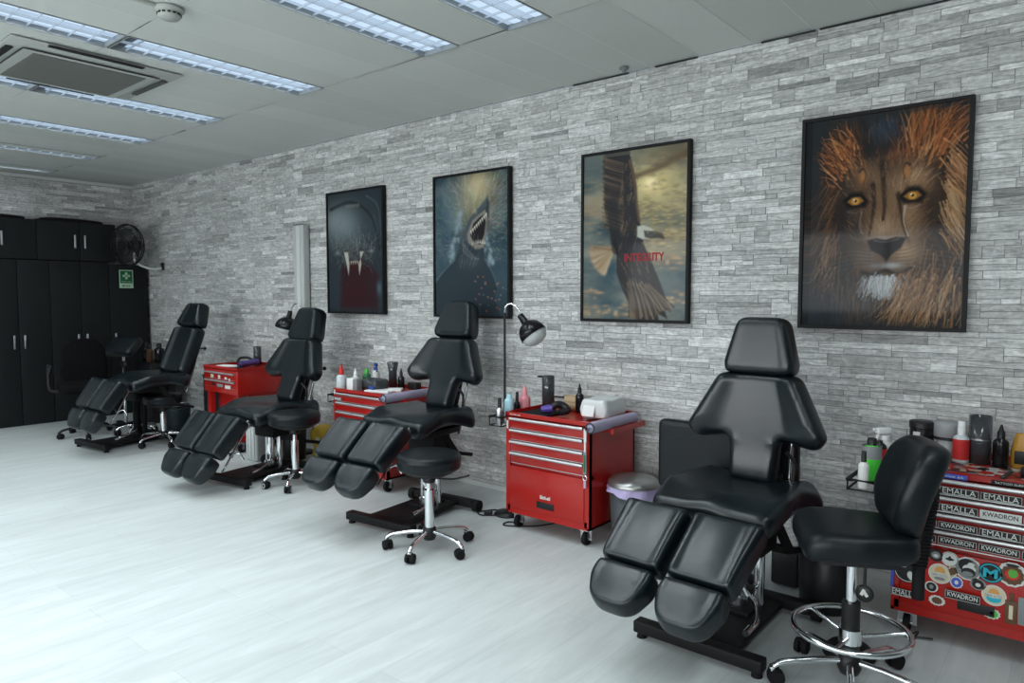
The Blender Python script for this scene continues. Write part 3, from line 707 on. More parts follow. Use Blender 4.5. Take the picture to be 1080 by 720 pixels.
def shark():
    c = Canvas(150, 214, (.045, .075, .095)); rg = random.Random(4)
    c.blob(.55, .16, .40, .26, (.30, .26, .17), .85); c.blob(.60, .08, .18, .12, (.50, .42, .25), .85); c.blob(.2, .25, .2, .3, (.10, .17, .21), .6)
    c.a += (c.noise(7, .025, 8) * np.clip(1.2 - c.v * 1.3, .1, 1))[..., None] * np.array([.9, 1, 1])
    for k in range(120):
        u = rg.uniform(.2, .95); v = rg.uniform(.05, .55); a = math.atan2(v - .35, u - .55) + rg.gauss(0, .4)
        c.stroke([(u, v), (u + math.cos(a) * .05, v + math.sin(a) * .03)], .004, .002, rg.choice([(.34, .36, .33), (.20, .26, .28), (.45, .40, .28)]), .5)
    for k in range(420):
        u = rg.uniform(.02, .98); v = rg.uniform(.03, .62); a = math.atan2(v - .55, u - .50) + rg.gauss(0, .35); g = math.exp(-((u - .6) / .3) ** 2 - ((v - .12) / .22) ** 2)
        cc = [(.16 + .34 * g) * f for f in (1, 1.02 + .2 * (1 - g), 1.08 - .45 * g)]
        c.stroke([(u, v), (u + math.cos(a) * .07, v + math.sin(a) * .05)], .005, .002, [x * rg.uniform(.5, 1.4) for x in cc], .4)
    for s in (-1, 1):
        for k in range(40):
            t = rg.random(); u = .5 + s * (.13 + .16 * t) + rg.gauss(0, .02); v = .25 + .40 * t + rg.gauss(0, .02)
            c.blob(u, v, .025, .020, (.26, .33, .36), .45)
    G = (.10, .13, .15)
    body = [(.73, .17), (.69, .22), (.60, .25), (.50, .31), (.42, .40), (.35, .50), (.29, .60), (.12, .68), (.0, .78), (.0, 1.0), (.9, 1.0), (.82, .86), (.86, .80), (.78, .70), (.68, .60), (.68, .52), (.72, .40), (.745, .30), (.76, .22)]
    c.poly(body, (.030, .042, .052), .95, .012)
    c.poly([(.73, .17), (.62, .24), (.50, .31), (.42, .40), (.38, .48), (.48, .46), (.54, .36), (.62, .28), (.72, .24)], (.075, .095, .11), .9, .012)
    c.blob(.56, .265, .035, .02, (.38, .34, .25), .6)
    c.poly([(.70, .26), (.62, .29), (.53, .33), (.46, .42), (.47, .48), (.57, .53), (.68, .52), (.71, .42), (.73, .32)], (.25, .22, .19), .9, .012)
    c.poly([(.69, .29), (.62, .31), (.54, .35), (.50, .43), (.55, .49), (.64, .50), (.69, .43), (.71, .35)], (.020, .016, .018), 1, .008)
    for k in range(9):
        t = k / 8; u = .50 + .20 * t; v = .40 - .11 * t
        c.poly([(u, v), (u + .022, v - .008), (u + .018, v + .026)], (.60, .58, .50), .95, .004)
        u = .52 + .17 * t; v = .50 - .01 * math.sin(t * 3); c.poly([(u, v), (u + .018, v), (u + .008, v - .028)], (.50, .48, .42), .9, .004)
    for k in range(6): c.stroke([(.40 + k * .03, .48 + k * .02), (.42 + k * .035, .55 + k * .01), (.52 + k * .02, .60)], .006, .003, (.19, .20, .21), .7)
    c.blob(.50, .62, .16, .06, (.060, .078, .09), .7)
    for k in range(60):
        u = rg.uniform(.36, .66); v = rg.uniform(.42, .62); c.stroke([(u, v), (u - .03, v + .05)], .004, .002, rg.choice([(.13, .15, .16), (.03, .04, .05), (.20, .21, .21)]), .45)
    c.blob(.5, .92, .6, .20, (.022, .034, .042), .75)
    for k in range(30):
        u, v = rg.uniform(.55, .98), rg.uniform(.72, .98); c.blob(u, v, .014, .007, rg.choice([(.35, .12, .07), (.30, .20, .14), (.10, .14, .16)]), .7)
    c.stroke([(.0, .75), (.12, .68), (.28, .60)], .006, .004, (.13, .16, .18), .8); c.stroke([(.70, .60), (.80, .70), (.86, .80)], .006, .004, (.11, .14, .16), .7)
    return c
def wolf():
    c = Canvas(130, 186, (.030, .042, .050)); rg = random.Random(6)
    c.blob(.30, .27, .42, .20, (.19, .235, .25), .95); c.blob(.15, .22, .25, .12, (.24, .28, .29), .7)
    c.blob(.85, .12, .3, .2, (.030, .045, .055), .7); c.blob(.8, .30, .25, .2, (.05, .07, .08), .6)
    c.stroke([(.05, .13), (.45, .09), (.8, .22), (.95, .5)], .02, .012, (.02, .026, .032), .7)
    c.stroke([(.72, .05), (.92, .15), (.98, .4)], .008, .008, (.10, .14, .16), .6)
    c.poly([(.25, .60), (.75, .60), (.93, .70), (.90, .97), (.22, .97)], (.036, .010, .013), .9, .04)
    c.blob(.5, .86, .3, .12, (.050, .010, .014), .6); c.blob(.80, .8, .12, .2, (.035, .02, .025), .6)
    c.blob(.5, .50, .30, .09, (.050, .055, .058), .85)
    for k in range(150):
        u = rg.gauss(.5, .20); v = rg.gauss(.48, .06); a = math.atan2(v - .50, u - .5) + rg.gauss(0, .5)
        c.stroke([(u, v), (u + math.cos(a) * .05, v + math.sin(a) * .035)], .005, .002, rg.choice([(.20, .22, .22), (.03, .035, .04), (.10, .12, .13), (.24, .22, .18)]), .6)
    for k in range(260):
        u = rg.gauss(.5, .24); v = rg.gauss(.47, .09); a = rg.gauss(PI / 2, .9)
        c.stroke([(u, v), (u + math.cos(a) * .05, v + math.sin(a) * .04)], .005, .002, rg.choice([(.17, .18, .18), (.02, .025, .03), (.09, .10, .11), (.25, .25, .24)]), .5)
    for k in range(90):
        u = rg.gauss(.5, .22); v = rg.gauss(.42, .05); c.stroke([(u, v), (u + rg.gauss(0, .02), v - .05)], .004, .002, rg.choice([(.26, .30, .31), (.12, .15, .16)]), .45)
    c.poly([(.36, .55), (.5, .58), (.64, .55), (.66, .63), (.5, .66), (.35, .63)], (.05, .012, .014), .9, .02)
    for u, s in ((.34, 1), (.63, -1)):
        c.poly([(u - .035, .50), (u + .035, .50), (u + .06 * s, .60), (u + .045 * s, .69), (u + .01 * s, .60)], (.46, .45, .40), 1, .008)
    for u in (.43, .47, .51, .55): c.poly([(u - .015, .575), (u + .02, .575), (u + .005, .605)], (.40, .36, .32), .9, .005)
    c.stroke([(.38, .60), (.5, .575), (.60, .60)], .006, .006, (.30, .20, .20), .6)
    for u in (.18, .80): c.blob(u, .50, .05, .02, (.24, .27, .27), .7)
    c.blob(.93, .80, .05, .06, (.10, .16, .20), .7); c.blob(.1, .85, .12, .12, (.025, .04, .055), .8)
    for k in range(12): u = .34 + k * .022; c.stroke([(u, .125 + .008 * math.sin(k * 2)), (u + .012, .110), (u + .016, .128)], .005, .004, (.24, .24, .20), .8)
    return c

def print_mat():
    m = bpy.data.materials.new('glazed_print'); m.use_nodes = True; nt = m.node_tree; b = nt.nodes['Principled BSDF']
    at = nt.nodes.new('ShaderNodeAttribute'); at.attribute_name = 'ink'; nt.links.new(at.outputs['Color'], b.inputs['Base Color'])
    b.inputs['Roughness'].default_value = .6; b.inputs['Specular IOR Level'].default_value = .12; b.inputs['Coat Weight'].default_value = .13; b.inputs['Coat Roughness'].default_value = .06
    return m
PRINT = print_mat()
def poster(cx, cz, w, h, c, label, gain=1., shift=(0, 0)):
    c.a = np.roll(c.a, shift, axis=(1, 0)); c.a[:shift[1]] = c.a[shift[1]:shift[1] + 1] if shift[1] else c.a[:0]; c.a[:, :shift[0]] = c.a[:, shift[0]:shift[0] + 1] * (.55 if shift[0] > 10 else 1)
    root = empty('framed_poster', (cx, 0, cz), label, 'picture', group=None)
    t = .016; f = MB(); y = -.018; d = .034
    f.box((0, y, h / 2 - t / 2), (w, d, t)).box((0, y, -h / 2 + t / 2), (w, d, t)).box((-w / 2 + t / 2, y, 0), (t, d, h - 2 * t)).box((w / 2 - t / 2, y, 0), (t, d, h - 2 * t))
    f.build('frame', BLACK, root)
    W, H = c.W, c.H; iw, ih = w - 2 * t + .002, h - 2 * t + .002
    X, Z = np.meshgrid(np.linspace(-iw / 2, iw / 2, W), np.linspace(ih / 2, -ih / 2, H))
    V = np.column_stack([X.ravel(), np.full(W * H, -.026), Z.ravel()])
    i = np.arange(W * H).reshape(H, W); F = np.stack([i[:-1, :-1], i[1:, :-1], i[1:, 1:], i[:-1, 1:]], 2).reshape(-1, 4)
    me = bpy.data.meshes.new('print'); me.vertices.add(W * H); me.vertices.foreach_set('co', V.ravel())
    me.loops.add(F.size); me.loops.foreach_set('vertex_index', F.ravel().astype(np.int32))
    me.polygons.add(len(F)); me.polygons.foreach_set('loop_start', (np.arange(len(F)) * 4).astype(np.int32)); me.update(calc_edges=True)
    ca = me.color_attributes.new('ink', 'FLOAT_COLOR', 'POINT')
    a = np.clip(c.a * gain, .004, 1).reshape(-1, 3); ca.data.foreach_set('color', np.column_stack([a, np.ones(len(a))]).ravel().astype(np.float32))
    me.validate(); link('print', me, PRINT, root)
    return root
poster(-4.595, 1.665, .715, .985, wolf(), 'framed poster of a snarling beast with white fangs over dark red, leftmost on the wall', 1.0)
poster(-3.335, 1.662, .71, .99, shark(), 'framed poster of a leaping open-mouthed shark in blue water', 1.15)
pe = poster(-2.070, 1.661, .70, .99, eagle(), 'framed poster of an eagle flying through golden clouds', 1.0, (8, 5))
poster(-.790, 1.661, .70, 1.0, lion(), 'large framed poster of a lion face with orange mane', 1.1, (13, 0))
text_obj('poster_text', 'INTEGRITY', .255, .048, mat('poster_red', (.33, .025, .035), .6), pe, (.075, -.0275, -.125), (PI / 2, 0, 0), bold=.03)

# ------------------------------------------------------------------ tattoo chairs
def chan(w, amp, a=.55, b=.92):
    return lambda x, y: amp * smst(a, b, np.abs(x) / w)
HEAD_OUT = poly_round([(-.148, 0), (.148, 0), (.156, .05), (.104, .248), (-.104, .248), (-.156, .05)], [.045, .045, .03, .055, .055, .03], step=.013)
head_me = cushion('headrest', HEAD_OUT, .055, .060, .028, lambda x, y: .006 * smst(.55, .85, np.abs(x) / (.152 - .23 * np.clip(y - .05, 0, 1))), grid=.016, p=2.6)
BACK_OUT = poly_round([(-.098, 0), (.098, 0), (.108, .190), (.262, .158), (.302, .215), (.172, .460), (-.172, .460), (-.302, .215), (-.262, .158), (-.108, .190)],
                      [.02, .02, .03, .05, .035, .055, .055, .035, .05, .03], step=.013)
def back_h(x, y):
    wid = np.where(y < .17, .10, .30 - (y - .2).clip(0) * .55)
    return .020 * smst(.45, .85, np.abs(x) / wid) * smst(.14, .26, y) - .006 * np.exp(-(x / .1) ** 2) + .006 * np.exp(-((y - .05) / .06) ** 2)
def back_warp(v):
    x = np.abs(v[:, 0]); v[:, 2] += .35 * np.clip(x - .11, 0, 1) ** 1.6; return v
back_me = cushion('backrest', BACK_OUT, .052, .035, .030, back_h, back_warp, grid=.017)
SBACK_OUT = poly_round([(-.215, 0), (.215, 0), (.222, .06), (.205, .44), (-.205, .44), (-.222, .06)], [.04, .04, .05, .05, .05, .05], step=.015)
sback_me = cushion('backrest', SBACK_OUT, .055, .04, .03, lambda x, y: .026 * smst(.52, .68, np.abs(x) / .215), grid=.016)
SHEAD_OUT = poly_round([(-.200, 0), (.200, 0), (.190, .06), (.115, .235), (-.115, .235), (-.190, .06)], [.04, .04, .05, .05, .05, .05], step=.015)
shead_me = cushion('headrest', SHEAD_OUT, .055, .045, .03, lambda x, y: .018 * smst(.50, .66, np.abs(x) / (.20 - .4 * np.clip(y - .05, 0, 1))), grid=.016)
SEAT_OUT = poly_round([(-.245, -.46), (0, -.452), (.245, -.46), (.265, -.30), (.255, -.16), (.305, -.02), (.24, .045), (-.24, .045), (-.305, -.02), (-.255, -.16), (-.265, -.30)],
                      [.05, .3, .05, .2, .2, .07, .06, .06, .07, .2, .2], step=.014)
def seat_warp(v):
    x, y = v[:, 0], v[:, 1]
    dz = -.030 * smst(-.30, -.46, y) + .020 * smst(.12, .27, np.abs(x)) * smst(-.40, -.24, y) - .055 * smst(.20, .31, np.abs(x)) * smst(-.22, .0, y) \
        + .014 * np.exp(-(x / .07) ** 2) * smst(-.28, -.44, y)
    v[:, 2] += dz; return v
seat_me = cushion('seat', SEAT_OUT, .050, .045, .034, lambda x, y: -.012 * np.exp(-(x / .13) ** 2 - ((y + .16) / .14) ** 2), seat_warp, grid=.018)
calf_me = {}
for sx_ in (-1, 1):
    oo = [(-.128, 0), (.142, 0), (.118, -.28), (-.126, -.28)]
    if sx_ < 0: oo = [(-x, y) for x, y in oo][::-1]
    calf_me[sx_] = cushion('calf_pad', poly_round(oo, .022, step=.012), .045, .050, .022, lambda x, y: .010 * smst(.58, .84, np.abs(x) / .13) + .012 * np.cos(np.clip(x / .13, -1, 1) * 1.4) * np.cos((y + .14) / .14 * 1.2) - .006, grid=.014, p=3)
FOOT_OUT = poly_round([(-.118, 0), (.118, 0), (.122, -.07), (.078, -.172), (-.078, -.172), (-.122, -.07)], [.022, .022, .07, .08, .08, .07], step=.012)
foot_me = cushion('foot_pad', FOOT_OUT, .045, .052, .026, lambda x, y: .006 * smst(.60, .84, np.abs(x) / .12) + .010 * np.cos(np.clip(x / .12, -1, 1) * 1.4) - .003 - .016 * smst(-.06, -.17, y), grid=.014, p=3)
ARM = None

def base_meshes():
    b = MB(); b.box((0, -.395, .045), (.50, .055, .045), b=.006); b.box((0, -.10, .042), (.27, .60, .022), b=.005)
    b.box((0, .175, .045), (.47, .055, .045), b=.006); b.box((0, .0, .060), (.15, .18, .016), b=.003)
    w = []
    for sx in (-1, 1):
        m = MB(); m.cyl((sx * .225, -.395, 0), (sx * .225, -.395, .024), .020, .016); w.append(('foot', m, RUBBER))
        m = MB(); m.cyl((sx * .240, .175, .036), (sx * .275, .175, .036), .036, n=24); m.cyl((sx * .272, .175, .036), (sx * .279, .175, .036), .012); w.append(('wheel', m, RUBBER))
    return b.mesh('base_plate'), [(n, m.mesh(n), mt) for n, m, mt in w]
BASE_ME, BASE_W = base_meshes()

def tattoo_chair(label, loc, yaw, U, th, seat_z, back_a, back_y, head_gap, calf_a, foot_a, calf_y=-.08, cdz=-.05, s=1.0, variant=False):
    """loc/yaw: floor base; U/th: seat front-edge middle and heading of the upholstered top (world)"""
    root = empty('tattoo_chair', (loc[0], loc[1], 0), label, 'tattoo chair', R(yaw))
    link('base_plate', BASE_ME, BLACK, root)
    for n, m, mt in BASE_W: link(n, m, mt, root)
    Rz = Matrix.Rotation(-R(yaw), 3, 'Z'); o = Rz @ (Vector((U[0], U[1], 0)) - Vector((loc[0], loc[1], 0))); sw = R(th - yaw)
    Mz = Matrix.Rotation(sw, 3, 'Z')
    H = seat_z / s            # heights in unscaled units
    def place(ob):
        ob.location = o + Mz @ (Vector(ob.location) * s); ob.scale = (s, s, s); ob.rotation_euler = (ob.rotation_euler[0], 0, sw); return ob
    def put(name, me, m, loc_, rx=0): return place(link(name, me, m, root, loc_, (rx, 0, 0)))
    def pb(mb, name, m): return place(mb.build(name, m, root))
    MB().cyl((0, 0, .05), (0, 0, seat_z - .24), .032, n=28).cyl((0, 0, .05), (0, 0, .10), .042, n=28).cyl((.07, .03, .05), (.07, .03, seat_z - .26), .022, n=20).build('column', BLACK if variant else CHROME, root)
    MB().box((.02, .01, seat_z - .19), (.20, .17, .13), b=.015).box((.02, .0, seat_z - .12), (.26, .30, .04), b=.008).build('lift_housing', BLACK, root)
    fr = MB(); fr.box((0, .24, H - .085), (.34, .40, .035), b=.006).box((0, .24, H - .12), (.24, .26, .05), b=.01)
    for sx in (-1, 1):
        fr.bar((sx * .10, .05, H - .09), (sx * .10, .38, H - .09), .03, .04)
        fr.bar((sx * .155, .28, H - .10), (sx * .175, .40, H - .27), .022, .035)
    fr.bar((-.18, .40, H - .27), (.18, .40, H - .27), .028, .028)
    fr.bar((.17, .40, H - .27), (.17, .56, H - .31), .022, .022)
    pb(fr, 'seat_frame', BLACK)
    put('seat', seat_me, LEATHER, (0, .46, H - .05))
    ba = R(back_a); by = back_y; bz = H - .02
    if variant: bm_, bl, hm = sback_me, .44, shead_me
    else: bm_, bl, hm = back_me, .46, head_me
    rx = PI / 2 - ba
    put('backrest', bm_, LEATHER, (0, by, bz), rx)
    up = Vector((0, math.sin(ba), math.cos(ba))); fwd = Vector((0, -math.cos(ba), math.sin(ba)))
    hp = Vector((0, by, bz)) + up * (bl + head_gap) + fwd * .004
    put('headrest', hm, LEATHER, tuple(hp), rx)
    bf = MB()
    for sx in (-1, 1):
        a = Vector((sx * .075, by, bz)) - fwd * .055
        bf.bar(a - up * .10, a + up * (bl * .82), .025, .02, up=fwd)
        bf.bar(a + up * (bl * .82), Vector((sx * .05, 0, 0)) + hp + up * .10 - fwd * .055, .018, .018, up=fwd)
    a = Vector((0, by, bz)) - fwd * .055; bf.box(tuple(a + up * .25), (.20, .02, .03)); bf.box(tuple(a + up * .02), (.20, .03, .04))
    pb(bf, 'back_frame', BLACK)
    gs = MB(); q = Vector((.125, by, bz)) - fwd * .07
    gs.cyl(q + up * .30, q - up * .02 , .006, n=12).cyl(q + up * .16, q - up * .14 + Vector((0, .02, 0)), .010, n=12)
    pb(gs, 'gas_strut', CHROME)
    kn = MB(); q = Vector((.14, by, bz)) - fwd * .06 + up * .27; kn.cyl(q, q + Vector((.05, .02, 0)), .006, n=10).sphere(q + Vector((.055, .02, 0)), .014, 8); pb(kn, 'recline_knob', BLACKP)
    hb = MB(); q = Vector((.13, by + .02, bz + .06)); hb.tube([q + Vector((0, 0, .08)), q + Vector((.03, .02, .03)), q + Vector((.02, .02, -.06))], .008, 8, sub=4); pb(hb, 'release_handle', BLACKP)
    ca, fa = R(calf_a), R(foot_a); cy = calf_y; cz = H + cdz
    for sx in (-1, 1):
        x = sx * .138
        put('calf_pad', calf_me[sx], LEATHER, (x, cy, cz), ca)
        jd = Vector((0, -math.cos(ca), -math.sin(ca)))
        j = Vector((sx * .133, cy, cz)) + jd * .288
        put('foot_pad', foot_me, LEATHER, tuple(j), fa)
        nrm = Vector((0, math.sin(ca), -math.cos(ca)))
        br = MB(); a = Vector((sx * .165, cy + .10, cz - .045))
        br.box(tuple(a), (.010, .09, .05), rot=(R(25), 0, 0), b=.004).cyl(a + Vector((sx * .01, .01, .01)), a + Vector((sx * .05, .05, .03)), .006, n=10).cyl(a + Vector((sx * -.01, .0, .0)), a + Vector((sx * .015, 0, 0)), .016, n=14)
        pb(br, 'leg_bracket', ALU)
        rod = MB(); a2 = a + Vector((0, -.02, -.02)); rod.cyl(a2, a2 + jd * .32 + nrm * .03, .0065, n=14)
        e = a2 + jd * .20 + nrm * .02; rod.cyl(e - jd * .015, e + jd * .015, .014, n=14).tube([e - Vector((sx * .05, 0, -.01)), e, e + Vector((sx * .03, .03, .01)), e + Vector((sx * .05, .05, -.035))], .0075, 8, sub=4)
        pb(rod, 'leg_rod', CHROME)
    MB().tube([(.03, -.02, .13), (.10, -.08, .12), (.15, -.20, .10), (.14, -.26, .085)], .008, 10, sub=5).tube([(.14, -.24, .088), (.138, -.28, .082)], .013, 12).build('pump_pedal', CHROME, root)
    return root

tattoo_chair('large black leather tattoo chair nearest the camera, below and between the eagle and lion posters', (-1.09, -.83), 0, (-1.128, -1.087), -2.2, .549, 7, .442, -.006, 36, 35)
tattoo_chair('black leather tattoo chair beside the round stool, in front of the shark poster', (-3.12, -.66), 6, (-3.148, -.932), 4.3, .628, 19.8, .453, .002, 40.5, 42, calf_y=-.10, cdz=-.04)
tattoo_chair('black leather tattoo chair in front of the white wall trunking', (-4.72, -.735), 9, (-4.685, -1.035), 1.4, .538, 19.4, .415, -.018, 50, 50, s=1.077)
tattoo_chair('black leather tattoo chair with straight back, in the far corner by the cupboards', (-6.66, -.88), 7, (-6.37, -1.14), 1, .635, 22, .49, .0, 54, 60, calf_y=-.055, cdz=-.03, variant=True)

# padded screen board standing behind the big chair
ab = empty('armrest_stand', (-1.31, -.47, 0), 'wide black padded armrest board standing behind the nearest tattoo chair', 'armrest stand')
bo = poly_round([(-.335, 0), (.335, 0), (.335, .34), (-.335, .34)], .025, step=.014)
link('padded_board', cushion('padded_board', bo, .035, .03, .022, grid=.03), LEATHER2, ab, (0, 0, .38), (PI / 2, 0, 0))
MB().cyl((0, .02, .03), (0, .02, .40), .016).cyl((0, .02, .36), (0, .02, .42), .026).build('post', CHROME, ab)
MB().box((0, .02, .02), (.34, .06, .03), b=.008).box((0, .02, .02), (.06, .30, .03), b=.008).build('foot', BLACK, ab)

# ------------------------------------------------------------------ stools
def caster(parent, x, y, r=.026, a=0., chrome_hub=False):
    M = Matrix.Rotation(a, 3, 'Z'); c = Vector((x, y, r)); ax = M @ Vector((1, 0, 0)); f = M @ Vector((0, 1, 0)); off = f * .012
    m = MB()
    for s in (-1, 1): m.cyl(c + off + ax * s * .006, c + off + ax * s * .022, r, r * .9, n=20)
    m.cyl(c + off - ax * .01, c + off + ax * .01, .010); m.cyl(c + Vector((0, 0, .01)), c + Vector((0, 0, r + .012)), .010)
    m.box(tuple(c + off * .5 + Vector((0, 0, r * .75))), (.018, .035, .014), rot=(0, 0, a))
    if chrome_hub:
        m.cur = 1
        for s in (-1, 1): m.torus(c + off + ax * s * .021, r * .55, .003, 20, 6, M=M @ Matrix.Rotation(PI / 2, 3, 'Y'))
    return m.build('caster', [RUBBER, WHITEP], parent)
def star_base(parent, rad, rot0, hub_z=.085, m=CHROME, hub_cap=True, rc=.026, chrome_hub=False):
    for k in range(5):
        a = rot0 + 2 * PI * k / 5; d = Vector((math.cos(a), math.sin(a), 0))
        t = MB(); t.tube([d * .02 + Vector((0, 0, hub_z + .012)), d * rad * .45 + Vector((0, 0, hub_z + .008)), d * rad * .85 + Vector((0, 0, hub_z - .005)), d * rad * .985 + Vector((0, 0, .062)), d * rad + Vector((0, 0, .05))], [.015] * 8 + [.013] * 8 + [.011] * 8 + [.009] * 9 if False else .0115, 10, sub=6)
        t.build('base_leg', m, parent)
        caster(parent, d.x * rad, d.y * rad, rc, a + .6 + k, chrome_hub)
    MB().lathe([(.012, hub_z + .045), (.034, hub_z + .03), (.038, hub_z - .01), (.03, hub_z - .03), (0.001, hub_z - .03)], n=24).build('hub', BLACKP, parent)
def round_stool(label, loc, h, rad, rot0, R_=.18, chrome_hub=False, seat_m=None, lever=0.):
    root = empty('round_stool', (loc[0], loc[1], 0), label, 'stool')
    star_base(root, rad, rot0, chrome_hub=chrome_hub)
    MB().cyl((0, 0, .11), (0, 0, h * .62), .025, n=24).build('column', CHROME, root)
    MB().cyl((0, 0, h * .60), (0, 0, h - .07), .014, n=20).build('piston', CHROME, root)
    MB().lathe([(.001, 0), (R_ * .55, 0), (R_ * .8, .018), (R_ * .8, .028), (.001, .03)], (0, 0, h - .115), 32).lathe([(.03, -.04), (.045, 0), (.001, 0)], (0, 0, h - .115), 20).build('seat_plate', BLACKP, root)
    T = .085; pr = [(.001, -T)] + [(R_ - .02 + .02 * math.sin(t), -T + .02 - .02 * math.cos(t)) for t in np.linspace(0, PI / 2, 5)]
    pr += [(R_, -.035), (R_ + .004, -.030), (R_, -.025)] + [(R_ - .03 + .03 * math.cos(t), -.022 + .022 * math.sin(t)) for t in np.linspace(0, PI / 2, 6)] + [(R_ * .5, .003), (.001, .004)]
    MB().lathe(pr, (0, 0, h), 48).build('seat', seat_m or LEATHER2, root)
    la = lever; d = Vector((math.cos(la), math.sin(la), 0))
    MB().tube([Vector((0, 0, h - .13)), d * .12 + Vector((0, 0, h - .14)), d * .21 + Vector((0, 0, h - .12))], .005, 8, sub=4).build('lever', BLACKP, root)
    return root
round_stool('round black padded stool with chrome five-star base beside the tattoo chair by the shark poster', (-2.640, -1.09), .510, .225, R(218), .165, lever=R(40))
round_stool('round black stool with thick seat tucked beside the tattoo chair by the wall trunking', (-4.25, -.83), .52, .20, R(-120), .175, chrome_hub=True, lever=R(160))
round_stool('small black stool with chrome base under the far corner tattoo chair, nearer the red chest', (-6.36, -.78), .45, .22, R(-80), .16, lever=R(40))
round_stool('black stool with chrome post standing behind the leg pads of the far corner tattoo chair', (-6.98, -.74), .46, .18, R(100), .13, lever=R(40))

# draughtsman stool with back and foot ring
ds = empty('drafting_stool', (-.600, -1.10, 0), 'black drafting stool with backrest and chrome foot ring beside the sticker-covered chest', 'stool')
star_base(ds, .25, R(142), hub_z=.085, rc=.028)
MB().cyl((0, 0, .10), (0, 0, .30), .029, n=28).build('column_sleeve', BLACKP, ds)
MB().cyl((0, 0, .29), (0, 0, .50), .017, n=24).build('piston', CHROME, ds)
fr = MB(); fr.torus((0, 0, .205), .180, .010, 56, 12); fr.build('foot_ring', CHROME, ds)
sp_ = MB()
for k in range(3):
    a = R(30 + 120 * k); sp_.cyl((.02 * math.cos(a), .02 * math.sin(a), .18), (.176 * math.cos(a), .176 * math.sin(a), .203), .007, n=10)
sp_.cyl((0, 0, .16), (0, 0, .21), .036); sp_.build('ring_spoke', CHROME, ds)
so = poly_round([(-.175, -.175), (.175, -.175), (.185, .0), (.15, .175), (-.15, .175), (-.185, .0)], [.06, .06, .11, .08, .08, .11], step=.014)
SR = R(62)      # heading of the stool: backrest toward +x/+y side
def swarp(v):
    v[:, 2] += -.02 * smst(-.10, -.20, v[:, 1]); return v
link('seat', cushion('seat', so, .050, .040, .036, None, swarp, grid=.02), LEATHER2, ds, (0, 0, .522), (0, 0, R(-64)))
bo = poly_round([(-.12, 0), (.12, 0), (.165, .10), (.160, .25), (.11, .305), (-.11, .305), (-.160, .25), (-.165, .10)], [.06, .06, .08, .08, .08, .08, .08, .08], step=.014)
def bwarp(v):
    v[:, 2] += 1.2 * v[:, 0] ** 2 - .25 * np.abs(v[:, 1] - .12) ** 1.5; return v
Mz = Matrix.Rotation(R(-64), 3, 'Z')
link('backrest', cushion('backrest', bo, .052, .042, .034, None, bwarp, grid=.02), LEATHER2, ds, Mz @ Vector((0, .135, .560)), (PI / 2 - R(15), 0, R(-64)))
gt = MB()
pts = [Vector((0, .02, .455)), Vector((0, .13, .45)), Vector((0, .185, .48)), Vector((0, .205, .58)), Vector((0, .235, .70))]
pts = [Mz @ p_ for p_ in pts]; gt.tube(pts, .020, 12, sub=14)
gt.build('back_stem', BLACKP, ds)
rb = MB()
for k in range(20):
    z = .44 + .012 * k; rb.torus(Mz @ Vector((0, .200 + (z - .44) * .12, z)), .020, .005, 16, 6)
rb.tube([Mz @ Vector((0, .200, .33)), Mz @ Vector((0, .200, .44)), Mz @ Vector((0, .235, .70))], .019, 12)
rb.build('bellows', RUBBER, ds)
MB().box((0, 0, .466), (.20, .24, .03), rot=(0, 0, R(-64)), b=.006).build('seat_plate', BLACKP, ds)
kb = MB(); kb.cyl((.044, -.02, .37), (.044, -.02, .475), .005).lathe([(.001, -.005), (.026, -.005), (.029, 0), (.026, .005), (.001, .005)], (.044, -.02, .345), 24, M=Matrix.Rotation(PI / 2, 3, 'X')); kb.build('adjuster_knob', BLACKP, ds)
MB().box((.040, -.0265, .350), (.010, .002, .022), rot=(0, R(25), 0)).box((.050, -.0265, .345), (.010, .002, .016), rot=(0, R(-35), 0)).build('knob_symbol', STWHITE, ds)

# office chair in the far left
oc = empty('office_chair', (-7.29, -1.05, 0), 'black fabric office chair with armrests in front of the black cupboards', 'office chair', R(-104))
star_base(oc, .25, R(10), m=BLACKP)
MB().cyl((0, 0, .10), (0, 0, .40), .026).build('column', BLACKP, oc)
o_ = poly_round([(-.24, -.24), (.24, -.24), (.24, .22), (-.24, .22)], .08, step=.02)
link('seat', cushion('seat', o_, .05, .04, .04, grid=.03), FABRIC, oc, (0, 0, .46))
o_ = poly_round([(-.18, 0), (.18, 0), (.20, .20), (.18, .40), (.10, .49), (-.10, .49), (-.18, .40), (-.20, .20)], [.08, .08, .1, .12, .1, .1, .12, .1], step=.02)
def owarp(v): v[:, 2] += .9 * v[:, 0] ** 2; return v
link('backrest', cushion('backrest', o_, .035, .03, .03, None, owarp, grid=.03), FABRIC, oc, (0, -.22, .42), (PI / 2 - R(-8), 0, 0))
for sx in (-1, 1):
    MB().tube([(sx * .20, .05, .44), (sx * .30, .05, .46), (sx * .31, .02, .60), (sx * .30, -.10, .67), (sx * .30, .12, .67), (sx * .31, .06, .60)], .014, 8, sub=6).build('armrest', BLACKP, oc)
MB().bar((0, -.05, .42), (0, -.27, .42), .05, .02).bar((0, -.27, .42), (0, -.285, .62), .05, .02).build('back_bracket', BLACKP, oc)

